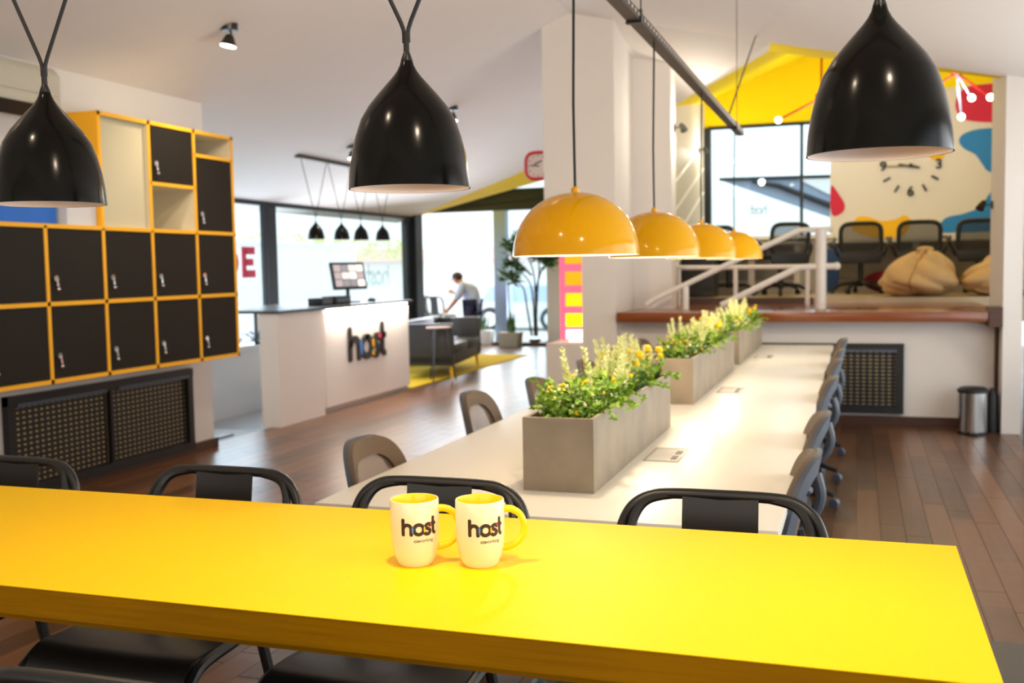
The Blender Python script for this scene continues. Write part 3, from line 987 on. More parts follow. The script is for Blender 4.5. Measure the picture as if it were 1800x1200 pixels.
def make_planter(x0, x1, y0, y1, seed, label):
    rnd = random.Random(seed)
    zt = 0.74 + 0.219
    z0 = 0.7405
    t = thing('planter_box', label, 'planter', ((x0 + x1) / 2, (y0 + y1) / 2, z0), 0, 'concrete planters on the white table')
    th = 0.014
    G().box(x0, x1, y0, y0 + th, z0, zt).build('end_panel', M['concrete'], t)
    G().box(x0, x1, y1 - th, y1, z0, zt).build('end_panel', M['concrete'], t)
    G().box(x0, x0 + th, y0 + th, y1 - th, z0, zt).build('side_panel', M['concrete'], t)
    G().box(x1 - th, x1, y0 + th, y1 - th, z0, zt).build('side_panel', M['concrete'], t)
    G().box(x0 + th, x1 - th, y0 + th, y1 - th, z0 + 0.10, zt - 0.03).build('soil', M['soil'], t)
    Lg = y1 - y0

    def base():
        return (rnd.uniform(x0 + 0.03, x1 - 0.03), rnd.uniform(y0 + 0.04, y1 - 0.04), zt - 0.03)
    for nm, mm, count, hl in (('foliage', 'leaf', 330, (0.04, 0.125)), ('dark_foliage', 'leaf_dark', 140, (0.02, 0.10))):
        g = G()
        for k in range(count):
            b = base()
            a = rnd.uniform(0, 6.28)
            lean = rnd.uniform(0.0, 0.55)
            up = Vector((math.cos(a) * lean, math.sin(a) * lean, 1)).normalized()
            h_ = rnd.uniform(*hl)
            tip = Vector(b) + up * h_
            g.tube([b, tip], 0.0012, 3)
            for j in range(7):
                f = (j + 1) / 7
                aa = rnd.uniform(0, 6.28)
                dd = Vector((math.cos(aa), math.sin(aa), rnd.uniform(-0.1, 0.9))).normalized()
                add_leaf(g, Vector(b) + up * h_ * f, dd, rnd.uniform(0.018, 0.038), 0, rnd)
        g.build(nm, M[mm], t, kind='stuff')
    # a few sprigs hanging over the rim
    g = G()
    for k in range(14):
        side = rnd.choice((x0, x1))
        b = Vector((side - 0.02 if side == x1 else side + 0.02, rnd.uniform(y0 + 0.1, y1 - 0.05), zt - 0.01))
        sgn = 1 if side == x1 else -1
        pth = [b, b + Vector((sgn * 0.035, rnd.uniform(-0.03, 0.03), 0.02)), b + Vector((sgn * 0.07, rnd.uniform(-0.05, 0.05), rnd.uniform(-0.01, 0.01)))]
        pth = spline(pth, 4)
        g.tube(pth, 0.0012, 3)
        for p in pth:
            for j in range(2):
                a = rnd.uniform(0, 6.28)
                add_leaf(g, p, Vector((math.cos(a), math.sin(a), rnd.uniform(-0.3, 0.7))).normalized(), rnd.uniform(0.016, 0.03), 0, rnd)
    g.build('trailing_sprigs', M['leaf'], t, kind='stuff')
    # pale spikes
    sp_me = []
    for q in range(3):
        g = G()
        Hh = 0.185
        g.tube([(0, 0, 0), (0.004 * q, 0, Hh)], [0.0018, 0.0009], 4)
        for k in range(70):
            f = 0.3 + 0.7 * k / 70
            a = k * 2.4
            dd = Vector((math.cos(a), math.sin(a), 1.1)).normalized()
            add_leaf(g, (0.004 * q * f, 0, Hh * f), dd, 0.026 * (1.1 - 0.55 * f), 1 if k % 2 else 0, rnd)
        o = g.build('flower_spike', M['leaf_pale'], t, world=False)
        sp_me.append(o.data)
        o.location = Vector((rnd.uniform(x0 + 0.05, x1 - 0.05), y0 + Lg * rnd.uniform(0.3, 0.75), zt - 0.03)) - t.location
        o.rotation_euler = (rnd.uniform(-0.2, 0.2), rnd.uniform(-0.25, 0.25), rnd.uniform(0, 6))
    for k in range(30):
        o = bpy.data.objects.new('flower_spike', rnd.choice(sp_me))
        COL.objects.link(o)
        o.parent = t
        o.location = Vector((rnd.uniform(x0 + 0.04, x1 - 0.04), y0 + Lg * min(0.97, max(0.22, rnd.gauss(0.55, 0.17))), zt - 0.03)) - t.location
        o.rotation_euler = (rnd.uniform(-0.3, 0.3), rnd.uniform(-0.4, 0.4), rnd.uniform(0, 6))
        s = rnd.uniform(0.75, 1.2)
        o.scale = (s, s, s)
    # yellow pompon flowers
    fl = None
    for k in range(24):
        if fl is None:
            g = G().ball((0, 0, 0), 0.015, 10, 7)
            o = g.build('flower', M['flower'], t, smooth=True, world=False)
            fl = o.data
        else:
            o = bpy.data.objects.new('flower', fl)
            COL.objects.link(o)
            o.parent = t
        near = k % 3 == 0
        f = rnd.uniform(0.04, 0.4) if near else rnd.uniform(0.62, 0.97)
        o.location = Vector((rnd.uniform(x0 + 0.03, x1 - 0.02), y0 + Lg * f, zt + rnd.uniform(0.03, 0.08) + (0 if near else 0.04))) - t.location
        s = rnd.uniform(0.35, 0.55) if near else rnd.uniform(0.8, 1.25)
        o.scale = (s, s, s * 0.85)
    g = G()
    for k in range(120):
        b = Vector((rnd.uniform(x0 + 0.02, x1 - 0.02), y0 + Lg * rnd.uniform(0.03, 0.55), zt + rnd.uniform(0.0, 0.06)))
        g.ball(b, rnd.uniform(0.004, 0.008), 6, 4)
    g.build('small_blossoms', M['flower_white'], t, kind='stuff')
    g = G()
    for k in range(130):
        b = Vector((rnd.uniform(x0 + 0.02, x1 - 0.02), y0 + Lg * rnd.uniform(0.03, 0.95), zt + rnd.uniform(0.0, 0.08)))
        g.ball(b, rnd.uniform(0.004, 0.008), 6, 4)
    g.build('small_buds', M['flower'], t, kind='stuff')
    return t


make_planter(-0.940, -0.724, 2.885, 4.180, 11, 'grey concrete planter box with flowers nearest the mugs')
make_planter(-0.948, -0.735, 4.865, 6.600, 12, 'grey concrete planter box in the middle of the white table')
make_planter(-0.945, -0.735, 6.890, 8.560, 13, 'grey concrete planter box at the far end of the white table')

# ---- mesh task chairs


def back_outline(n=36):
    """rounded back outline in (y, z), unit-ish"""
    pts = []
    for k in range(n):
        a = 2 * PI * k / n
        c, s_ = math.cos(a), math.sin(a)
        y = math.copysign(abs(c) ** 0.62, c) * 0.205
        z = math.copysign(abs(s_) ** 0.55, s_)
        z = 0.645 + z * (0.205 if s_ > 0 else 0.17)
        y *= 1 - 0.10 * (z - 0.645) / 0.205 if z > 0.645 else 1
        pts.append((y, z))
    return pts


def make_task_chair(label):
    c = thing('mesh_task_chair', label, 'chair', (0, 0, 0), 0, 'mesh task chairs at the white table')
    ol = back_outline()
    n = len(ol)

    def xs(y, z):
        return -0.225 - 0.22 * (z - 0.46) ** 1.0 * 0.9 + 1.3 * y * y

    def ring(scale, dx=0.0, zoff=0.0):
        return [(xs(y * scale, 0.645 + (z - 0.645) * scale + zoff) + dx, y * scale, 0.645 + (z - 0.645) * scale + zoff) for y, z in ol]

    def band(a, b_, dx0, dx1):
        g = G()
        r = [ring(a, dx0), ring(b_, dx0, -0.012), ring(b_, dx1, -0.012), ring(a, dx1)]
        vs = [p for q in r for p in q]
        fs = []
        for i in range(4):
            j = (i + 1) % 4
            for k in range(n):
                fs.append((i * n + k, i * n + (k + 1) % n, j * n + (k + 1) % n, j * n + k))
        return g.add(vs, fs)
    band(0.985, 0.75, 0.012, -0.006).build('backrest', M['seat_brown'], c, smooth=True, label='taupe front frame of the back')
    band(1.0, 0.77, -0.006, -0.022).build('back_shell', M['shell_grey'], c, smooth=True, label='blue grey outer shell')
    g = G()
    rings = [ring(s_, 0.0, -0.012) for s_ in (0.77, 0.5, 0.25)]
    vs = [p for q in rings for p in q] + [(xs(0, 0.633), 0, 0.633)]
    fs = []
    for i in range(2):
        for k in range(n):
            fs.append((i * n + k, i * n + (k + 1) % n, (i + 1) * n + (k + 1) % n, (i + 1) * n + k))
    for k in range(n):
        fs.append((2 * n + k, 2 * n + (k + 1) % n, 3 * n))
    g.add(vs, fs)
    g.build('back_mesh', M['mesh_tan'], c, smooth=True, label='see-through tan mesh')
    g = G()
    pr = [(-0.23, 0.47), (-0.1, 0.455), (0.08, 0.46), (0.2, 0.455), (0.25, 0.43)]
    g.prism(pr + [(x, z - 0.035) for x, z in pr[::-1]], -0.235, 0.235, lambda u, v, w_: (u, w_, v))
    g.build('seat', M['shell_dark'], c, bevel=0.01)
    G().tube(spline([(-0.27, 0, 0.62), (-0.285, 0, 0.52), (-0.22, 0, 0.43), (-0.05, 0, 0.40)], 5), [0.02] * 16, 8).build('spine', M['shell_grey'], c, smooth=True)
    for sy in (-1, 1):
        G().tube(spline([(-0.245, sy * 0.235, 0.60), (-0.16, sy * 0.27, 0.655), (0.02, sy * 0.275, 0.665), (0.09, sy * 0.27, 0.62), (0.06, sy * 0.262, 0.52), (-0.03, sy * 0.255, 0.45)], 5), [0.018] * 26, 8).build('armrest', M['shell_grey'], c, smooth=True)
    G().cyl((0, 0, 0.10), (0, 0, 0.42), 0.024, 12).build('gas_column', M['black_plastic'], c, smooth=True)
    for k in range(5):
        a = 2 * PI * k / 5 + 0.3
        dx, dy = math.cos(a), math.sin(a)
        lg = G().tube([(0.02 * dx, 0.02 * dy, 0.115), (0.18 * dx, 0.18 * dy, 0.105), (0.29 * dx, 0.29 * dy, 0.075)], [0.026, 0.020, 0.014], 6).build('base_leg', M['shell_dark'], c, smooth=True)
        cc = Vector((0.29 * dx, 0.29 * dy, 0.028))
        p = Vector((-dy, dx, 0)) * 0.02
        G().cyl(cc - p, cc + p, 0.028, 12).build('caster', M['shell_grey'], lg, smooth=True)
    return c


tc = make_task_chair('mesh task chair on the left side of the white table, nearest the yellow table')
tc.location = (-1.262, 3.06, 0)
ordn = ('second', 'third', 'fourth', 'fifth', 'sixth')
for k, (x, y) in enumerate(((-1.36, 4.33), (-1.245, 4.92), (-1.25, 5.92), (-1.265, 6.72), (-1.265, 7.70))):
    dup(tc, (x, y, 0), 0, 'mesh task chair on the left side of the white table, %s from the yellow table' % ordn[k])
ordn = ('first', 'second', 'third', 'fourth', 'fifth', 'sixth', 'seventh')
for k, y in enumerate((3.11, 3.93, 5.21, 6.17, 6.91, 7.85)):
    dup(tc, (-0.418 + 0.006 * k, y, 0), PI + (0.05 if k % 2 else 0.02), 'mesh task chair on the right side of the white table, %s from the yellow table' % ordn[k])

# ---- lockers


def lock(parent, y, z, x=-4.5):
    G().cyl((x - 0.001, y, z), (x + 0.016, y, z), 0.019, 12).build('lock', M['chrome'], parent, smooth=True)
    G().tube([(x + 0.014, y + 0.001, z), (x + 0.02, y + 0.002, z - 0.012), (x + 0.018, y + 0.006, z - 0.045)], [0.006, 0.004, 0.008], 6).ball((x + 0.016, y + 0.012, z - 0.062), 0.012, 8, 6).build('key', M['chrome'], parent, smooth=True)


colY = [3.42, 3.91, 4.40, 4.887, 5.378, 5.857, 6.352, 6.825]
XF = -4.5
t = thing('locker_unit', 'long yellow framed locker unit with two rows of black doors', 'locker', (-4.7, 5.1, 0.765))
TH = 0.012


def board(y0, y1, z0, z1, par, nm, m='niche'):
    """cream board with a yellow edge band on the front"""
    b_ = G().box(-4.93, XF - 0.006, y0, y1, z0, z1).build(nm, M[m], par)
    G().box(XF - 0.006, XF, y0 - 0.0004, y1 + 0.0004, z0 - 0.0004, z1 + 0.0004).build('edge_band', M['locker_yellow'], b_)
    return b_


for k, y in enumerate(colY):
    board(y - TH, y + TH, 0.766, 1.695, t, 'upright_panel', 'locker_side' if k == 7 else 'niche')
for z in (0.766, 1.224, 1.683):
    board(colY[0], colY[-1] + TH, z, z + 0.024, t, 'shelf_panel', 'locker_side' if z < 1 else 'niche')
G().box(-4.93, -4.92, colY[0], colY[-1], 0.766, 1.7).build('back_panel', M['niche'], t)
for r, (z0, z1) in enumerate(((0.792, 1.222), (1.25, 1.681))):
    for k in range(len(colY) - 1):
        y0, y1 = colY[k] + TH + 0.002, colY[k + 1] - TH - 0.002
        dd = G().box(-4.53, XF - 0.006, y0, y1, z0, z1).build('door', M['locker_black'], t)
        lock(dd, y0 + 0.045, z0 + 0.135, XF - 0.006)
t = thing('locker_unit', 'upper yellow locker block with open niches above the long locker row', 'locker', (-4.7, 6.1, 1.707))
z0, z1 = 1.7075, 2.425
for k, y in enumerate(colY[4:]):
    board(y - TH, y + TH, z0, z1, t, 'upright_panel')
G().box(-4.93, XF - 0.001, colY[4] - TH - 0.004, colY[4] - TH - 0.0005, z0, z1).build('side_panel', M['locker_side'], t)
board(colY[4] - TH, colY[7] + TH, z1 - 0.024, z1, t, 'shelf_panel')
board(colY[5], colY[6], 2.0, 2.022, t, 'shelf_panel')
board(colY[6], colY[7], 2.235, 2.257, t, 'shelf_panel')
G().box(-4.93, -4.9, colY[4], colY[7], z0, z1 - 0.024).build('back_panel', M['niche'], t)
G().box(-4.55, XF - 0.03, colY[4] + TH, colY[5] - TH, z0 + 0.001, z1 - 0.025).build('cover_panel', mat('cover_board', rgb(192, 184, 154), 0.6, vary=0.03), t, label='cream panel closing the tall niche')
dd = G().box(-4.53, XF - 0.006, colY[5] + TH + 0.002, colY[6] - TH - 0.002, 2.024, z1 - 0.026).build('door', M['locker_black'], t)
lock(dd, colY[5] + TH + 0.047, 2.024 + 0.12, XF - 0.006)
dd = G().box(-4.53, XF - 0.006, colY[6] + TH + 0.002, colY[7] - TH - 0.002, z0 + 0.003, 2.233).build('door', M['locker_black'], t)
lock(dd, colY[6] + TH + 0.047, z0 + 0.12, XF - 0.006)

# boxes on the lockers
t = thing('storage_box', 'blue storage box on top of the locker row', 'box', (-4.72, 4.75, 1.707))
G().box(-4.88, -4.58, 4.42, 5.07, 1.7075, 2.0).build('body', M['box_blue'], t, bevel=0.008)
G().box(-4.89, -4.57, 4.41, 5.08, 1.97, 2.03).build('lid', M['box_blue'], t, bevel=0.008)
t = thing('storage_box', 'pale grey storage box between the blue box and the upper lockers', 'box', (-4.7, 5.22, 1.707))
G().box(-4.88, -4.53, 5.1, 5.355, 1.7075, 1.98).build('body', M['box_white'], t, bevel=0.006)
G().box(-4.885, -4.525, 5.095, 5.358, 1.955, 2.0).build('lid', M['box_white'], t, bevel=0.006)

# ---- air conditioner
t = thing('air_conditioner', 'white wall mounted air conditioner above the lockers', 'air conditioner', (-4.8, 4.75, 2.36))
G().prism([(-4.93, 2.40), (-4.75, 2.37), (-4.69, 2.44), (-4.69, 2.63), (-4.73, 2.68), (-4.93, 2.70)], 4.30, 5.28, lambda u, v, w_: (u, w_, v)).build('body', M['ac_white'], t, bevel=0.015)
G().box(-4.692, -4.682, 4.33, 5.25, 2.50, 2.61).build('front_panel', M['ac_white'], t, bevel=0.004)
G().prism([(-4.755, 2.366), (-4.69, 2.435), (-4.685, 2.43), (-4.75, 2.36)], 4.36, 5.14, lambda u, v, w_: (u, w_, v)).build('outlet', M['black_plastic'], t)

# ---- wall grilles


def grille(name, label, cat, to, U0, U1, V0, V1, panels, depth=0.05):
    """to(u, v, w): u along the wall, v up, w out of the wall"""
    c0 = to((U0 + U1) / 2, V0, 0)
    t = thing(name, label, cat, c0)

    def bx(g, u0, u1, v0, v1, w0, w1):
        vs = [to(u, v, w_) for w_ in (w0, w1) for v in (v0, v1) for u in (u0, u1)]
        g.add(vs, [(0, 2, 3, 1), (4, 5, 7, 6), (0, 1, 5, 4), (2, 6, 7, 3), (0, 4, 6, 2), (1, 3, 7, 5)])
        return g
    fwid = 0.06
    us = [U0 + (U1 - U0) * k / panels for k in range(panels + 1)]
    for k, u in enumerate(us):
        wv = fwid if k in (0, panels) else 0.03
        a = u if k == 0 else (u - wv if k == panels else u - wv / 2)
        bx(G(), a, a + wv, V0, V1, 0.002, depth).build('frame_bar', M['grille_black'], t)
    bx(G(), U0, U1, V1 - fwid, V1, 0.002, depth + 0.004).build('frame_bar', M['grille_black'], t)
    bx(G(), U0, U1, V0, V0 + fwid, 0.002, depth + 0.004).build('frame_bar', M['grille_black'], t)
    bx(G(), U0 + 0.03, U1 - 0.03, V0 + 0.03, V1 - 0.03, 0.001, 0.012).build('backing', M['grille_back'], t)
    for k in range(panels):
        a, b_ = us[k] + 0.035, us[k + 1] - 0.035
        v0, v1 = V0 + fwid, V1 - fwid
        g = G()
        nv, nu = 15, max(6, round((b_ - a) / 0.05))
        for i in range(nv + 1):
            v = v0 + (v1 - v0) * i / nv
            bx(g, a, b_, v - 0.0115, v + 0.0115, 0.0125, 0.0165)
        for i in range(nu + 1):
            u = a + (b_ - a) * i / nu
            bx(g, u - 0.0130, u + 0.0130, v0, v1, 0.0122, 0.0155)
        g.build('lattice', M['grille_black'], t, kind='stuff')
        bx(G(), a + 0.03, b_ - 0.02, v1 - 0.012, v1 + 0.012, depth, depth + 0.012).build('top_rail', M['shell_grey'], t)
    return t


grille('wall_grille', 'long black perforated grille on the wall below the lockers', 'grille', lambda u, v, w_: (-4.93 + w_, u, v), 4.92, 6.76, 0.045, 0.672, 2)
grille('wall_grille', 'black perforated grille on the platform wall behind the white table', 'grille', lambda u, v, w_: (u, 9.3 - w_, v), -0.80, 0.372, 0.11, 0.705, 2)

# ---- pedal bin
t = thing('pedal_bin', 'brushed steel pedal bin with black lid by the platform wall', 'bin', (0.885, 9.02, 0))
G().lathe([(0.0, 0.02), (0.112, 0.02), (0.112, 0.34)], 28).build('body', M['steel'], t, smooth=True, world=False)
G().lathe([(0.0, 0.0), (0.116, 0.0), (0.116, 0.024), (0.0, 0.024)], 28).build('base', M['black_plastic'], t, smooth=True, world=False)
G().lathe([(0.0, 0.335), (0.118, 0.335), (0.118, 0.36), (0.09, 0.378), (0.0, 0.383)], 28).build('lid', M['black_plastic'], t, smooth=True, world=False)
G().box(-0.03, 0.03, -0.16, -0.105, 0.012, 0.024).build('pedal', M['black_plastic'], t, world=False)
tag(G().tube([(1.045, 9.13, 0), (1.045, 9.13, 0.30), (1.045, 9.13, 0.36)], [0.05, 0.045, 0.02], 10).build('slim_container', M['black_plastic'], None, smooth=True), 'slim dark container squeezed between the bin and the column', 'container')

# ---- black pendants over the yellow table


def black_pendant(cx, cy, zr, label, R=0.0955, energy=0, spread=(0.35, 0.35), zrail=2.5, group='black pendants over the yellow table', cord=0.0034, rseg=48):
    k = R / 0.102
    t = thing('black_pendant_lamp', label, 'lamp', (cx, cy, zr), 0, group)
    px = [(360, 1113), (352, 1005), (337, 905), (313, 805), (278, 700), (230, 620), (182, 560), (130, 500), (86, 450), (60, 415), (42, 380), (35, 355)]
    pr = [(r / 360 * R, (1113 - y) / 360 * R * 0.985) for r, y in px]
    G().lathe(pr, rseg).build('shade', M['gloss_black'], t, smooth=True, world=False, angle=60)
    G().lathe([(r - 0.0022 * k, z + 0.0002) for r, z in pr[:-2]] + [(0.0, pr[-3][1])], rseg).build('inner_shade', M['lamp_inner'], t, smooth=True, world=False, angle=60)
    zt = pr[-1][1]
    G().lathe([(pr[-1][0], zt), (0.0062 * k * 1.6, zt + 0.001), (0.0062 * k, zt + 0.012 * k), (0.0045 * k, zt + 0.016 * k)], 16).build('cap', M['black_metal'], t, smooth=True, world=False)
    zy = zt + 0.052 * k
    G().tube([(0, 0, zt + 0.01 * k), (0, 0, zy - 0.004)], 0.0052 * k, 8).build('cord_sleeve', M['cord'], t, smooth=True, world=False)
    for sgn, sp in ((-1, spread[0]), (1, spread[1])):
        G().tube([(sgn * 0.0035 * k, 0, zt + 0.03 * k), (sgn * 0.0035 * k, 0, zy - 0.006 * k), (sgn * 0.0045 * k, 0, zy), (sgn * 0.009 * k, 0, zy + 0.012 * k), (sgn * sp, 0, zrail - zr)], cord, 6).build('cord', M['cord'], t, smooth=True, world=False)
    G().ball((0, 0, 0.085 * k), 0.028 * k, 12, 8).build('bulb', M['bulb_soft'] if energy else M['lamp_inner'], t, smooth=True, world=False)
    if energy:
        light('lamp_spot', 'SPOT', (cx, cy, zr + 0.034), energy, WARM, 0.018, (cx, cy, 0), 136, 0.6, parent=t)
    return t


for k, (x, e, l) in enumerate(((-1.372, 1.8, 'glossy black pendant lamp in front of the lockers'), (-0.670, 10, 'glossy black pendant lamp hanging above the two mugs'), (0.026, 10, 'glossy black pendant lamp above the open end of the yellow table'))):
    black_pendant(x, 1.505, (1.528, 1.527, 1.545)[k], l, energy=e)
t = thing('lamp_rail', 'black steel rail above the yellow table carrying the black pendants', 'rail', (-0.7, 1.505, 2.5))
G().box(-1.9, 0.5, 1.48, 1.53, 2.5, 2.55).build('rail', M['track'], t)
for x in (-1.6, 0.2):
    G().tube([(x, 1.505, 2.55), (x, 1.505, ceil_z(x) + 0.02)], 0.006, 6).build('hanger', M['cord'], t)

# ---- four small black pendants over the reception desk (row along Y)
lab = ('first small black pendant over the reception desk, nearest the lockers', 'second small black pendant over the reception desk', 'third small black pendant over the reception desk', 'fourth small black pendant over the reception desk, nearest the entrance')
for k, (y, zr) in enumerate(((9.69, 1.738), (10.26, 1.745), (10.73, 1.75), (11.30, 1.757))):
    o = black_pendant(-5.4, y, zr, lab[k], R=0.088, spread=(0.27, 0.27), zrail=2.56, group='small black pendants over the reception desk', cord=0.004, rseg=24)
    o.rotation_euler = (0, 0, PI / 2)
t = thing('lamp_rail', 'black steel rail above the reception desk carrying small pendants', 'rail', (-5.4, 10.5, 2.56))
G().box(-5.425, -5.375, 9.34, 11.75, 2.555, 2.60).build('rail', M['track'], t)
for y in (9.75, 11.3):
    G().tube([(-5.4, y, 2.60), (-5.4, y + 0.03, 2.64), (-5.4, y, ceil_z(-5.4) + 0.02)], 0.006, 6).build('hanger', M['cord'], t)

# ---- yellow dome pendants on the perforated track
TX = -0.80
t = thing('lamp_track', 'perforated steel track hanging above the white table with yellow pendants', 'rail', (TX, 4.8, 2.33))
G().box(TX - 0.024, TX + 0.018, 1.9, 7.62, 2.315, 2.323).build('bottom_plate', M['track'], t)
G().box(TX + 0.018, TX + 0.022, 1.9, 7.62, 2.315, 2.350).build('side_plate', M['track'], t)
G().box(TX - 0.028, TX - 0.024, 1.9, 7.62, 2.315, 2.350).build('side_plate', M['track'], t)
hm = None
for k in range(95):
    if hm is None:
        o = G().box(0.0, 0.002, -0.012, 0.012, -0.006, 0.006).build('slot', M['hole'], t, world=False)
        hm = o.data
    else:
        o = bpy.data.objects.new('slot', hm)
        COL.objects.link(o)
        o.parent = t
    o.location = Vector((TX + 0.0212, 1.95 + 0.06 * k, 2.335)) - t.location
for y in (3.9, 7.15):
    G().box(TX - 0.032, TX + 0.028, y - 0.014, y + 0.014, 2.307, 2.315).box(TX + 0.022, TX + 0.028, y - 0.014, y + 0.014, 2.315, 2.358).build('clamp', M['black_metal'], t)
    G().tube([(TX + 0.024, y, 2.355), (TX + 0.024, y, ceil_z(TX) + 0.02)], 0.0025, 6).build('hanger', M['track'], t)
G().tube([(TX + 0.0, 6.85, 2.345), (TX - 0.02, 9.0, ceil_z(TX - 0.02) + 0.02)], 0.006, 6).build('brace', M['track'], t)
labs = ('yellow dome pendant nearest the yellow table, above the first planter', 'second yellow dome pendant along the track', 'third yellow dome pendant along the track', 'farthest yellow dome pendant along the track')
for k, y in enumerate((3.02, 4.29, 5.66, 7.23)):
    t = thing('dome_pendant_lamp', labs[k], 'lamp', (-0.805, y, 1.434), 0, 'yellow dome pendants over the white table')
    R, Hh = 0.19, 0.188
    pr = [(R, 0)] + [(R * math.cos(a) ** 0.9, Hh * math.sin(a)) for a in [i * PI / 2 / 14 for i in range(1, 14)]] + [(0.012, Hh)]
    G().lathe(pr, 56).build('shade', M['gloss_yellow'], t, smooth=True, world=False, angle=60)
    pi = [(R, 0)] + [((R - 0.003) * math.cos(a) ** 0.9, (Hh - 0.003) * math.sin(a)) for a in [i * PI / 2 / 14 for i in range(1, 14)]] + [(0.0, Hh - 0.003)]
    G().lathe([(R, 0.0), (R - 0.002, 0.001)] + pi[1:], 56).build('inner_shade', M['white_inner'], t, smooth=True, world=False, angle=60)
    G().lathe([(0.012, Hh - 0.002), (0.012, Hh + 0.012), (0.006, Hh + 0.018)], 12).build('cap', M['gloss_yellow'], t, smooth=True, world=False)
    G().tube([(0, 0, Hh + 0.015), (-0.002, 0.0, 0.45), (0.005, 0, 2.315 - 1.434)], 0.0042, 6).build('cord', M['cord'], t, smooth=True, world=False)
    G().ball((0, 0, 0.085), 0.035, 14, 10).build('bulb', M['bulb'], t, smooth=True, world=False)
    light('dome_light', 'POINT', (-0.805, y, 1.434 + 0.035), 7.6, WARM, 0.03, parent=t)

# ---- ceiling spotlights


def ceiling_spot(x, y, label, energy, tgt, s=1.0):
    z = ceil_z(x)
    t = thing('ceiling_spotlight', label, 'spotlight', (x, y, z), 0, 'spotlights on the ceiling')
    G().lathe([(0, 0.03), (0.055, 0.02), (0.055, -0.03), (0.0, -0.03)], 20).build('base_plate', M['black_metal'], t, smooth=True, world=False)
    d_ = (Vector(tgt) - Vector((x, y, z - 0.12))).normalized()
    G().tube([(0, 0, -0.025), (0.012, 0, -0.045), (0, 0, -0.065)], 0.008, 6).build('arm', M['black_metal'], t, smooth=True, world=False)
    a = Vector((0, 0, -0.055))
    G().tube([a, a + d_ * 0.02, a + d_ * 0.05, a + d_ * 0.075], [0.022, 0.034, 0.046, 0.058], 16).build('shade', M['black_metal'], t, smooth=True, world=False)
    G().cyl(a + d_ * 0.0752, a + d_ * 0.08, 0.052, 16).build('bulb', M['bulb'], t, smooth=True, world=False)
    lo = Vector((x, y, z)) + a + d_ * 0.10
    light('spot_beam', 'SPOT', lo, energy, WARM, 0.04, tgt, 110, 0.9, parent=t)


ceiling_spot(-4.05, 6.17, 'black ceiling spotlight above the lockers, lit', 45, (-4.4, 6.0, 0.8))
ceiling_spot(-4.02, 10.17, 'black ceiling spotlight beside the middle black pendant', 40, (-4.2, 10, 0))
ceiling_spot(-5.03, 9.84, 'black ceiling spotlight near the reception pendant rail', 25, (-4.6, 9.8, 0))
ceiling_spot(-1.6, 0.2, 'added unseen ceiling spotlight above the near side of the yellow table', 30, (-0.4, 1.7, 0.9))  # out-of-view spot added to light the yellow table
ceiling_spot(0.5, 0.3, 'added unseen ceiling spotlight above the near right side of the yellow table', 35, (-0.3, 1.7, 0.9))  # second unseen spot, added to brighten the table top
ceiling_spot(-3.4, 1.5, 'added unseen ceiling spotlight above the left end of the yellow table', 50, (-4.6, 4.5, 1.5))  # unseen spot added and aimed at the lockers to brighten them

ceiling_spot(-1.9, 3.6, 'added unseen ceiling spotlight above the left side of the white table, towards the pillar', 130, (-2.6, 9.1, 2.2))  # unseen spot added to warm and brighten the pillar
ceiling_spot(-3.0, 4.0, 'added unseen ceiling spotlight above the floor between lockers and white table', 90, (-3.4, 7.0, 0))  # unseen spot added to put more warm light into this area

# ---- reception desk
t = thing('reception_desk', 'white reception desk with black sign letters and lit front', 'desk', (-5.0, 9.6, 0))
G().box(-5.12, -4.93, 8.10, 8.92, 0, 1.03).build('end_block', M['white_lacquer'], t)
G().box(-5.12, -4.99, 8.92, 9.02, 0.06, 1.03).build('reveal', M['white_lacquer'], t)
G().box(-5.12, -4.98, 8.92, 10.98, 0.0, 0.07).build('plinth', M['steel'], t)
G().box(-5.06, -4.95, 9.0, 10.98, 0.06, 0.99).build('front_panel', M['white_lacquer'], t)
G().box(-5.55, -5.12, 10.85, 10.95, 0.0, 1.03).build('end_block', M['white_lacquer'], t)
G().box(-5.95, -4.90, 8.08, 11.02, 1.03, 1.055).build('counter_top', mat('dark_grey_counter', rgb(62, 66, 70), 0.35), t)
G().box(-4.947, -4.925, 9.02, 10.9, 1.016, 1.026).build('led_strip', M['led'], t)
light('desk_led', 'AREA', (-4.90, 10.0, 1.02), 14, (1.0, 0.9, 0.76), 1.95, (-4.97, 10.0, 0.7), size_y=0.02, parent=t)
lg = part('logo', t, (0, 0, 0))
sw = 0.43
fs_ = lambda u, v, w_: (-4.95 + w_, u, v)
for ch in HOST:
    g = G()
    for pl in HOST[ch]:
        stroke(g, [(9.45 + sw * u, 0.46 + 0.375 * v) for u, v in pl], 0.034, fs_, 0.0, 0.022)
    g.build('letter', M['sign_black'], lg)
for mm, cx, cy, hw, hh in (('blue', 0.645, 0.37, 0.07, 0.22), ('amber', 1.30, 0.44, 0.065, 0.12), ('amber', 1.29, 0.16, 0.06, 0.08), ('pink', 1.70, 0.62, 0.08, 0.075)):
    G().prism([(9.45 + sw * u, 0.46 + 0.375 * v) for u, v in lens(cx, cy, hw, hh)], 0.022, 0.026, fs_).build('overlap', M[mm], lg, label=mm + ' overlap of the sign letters')

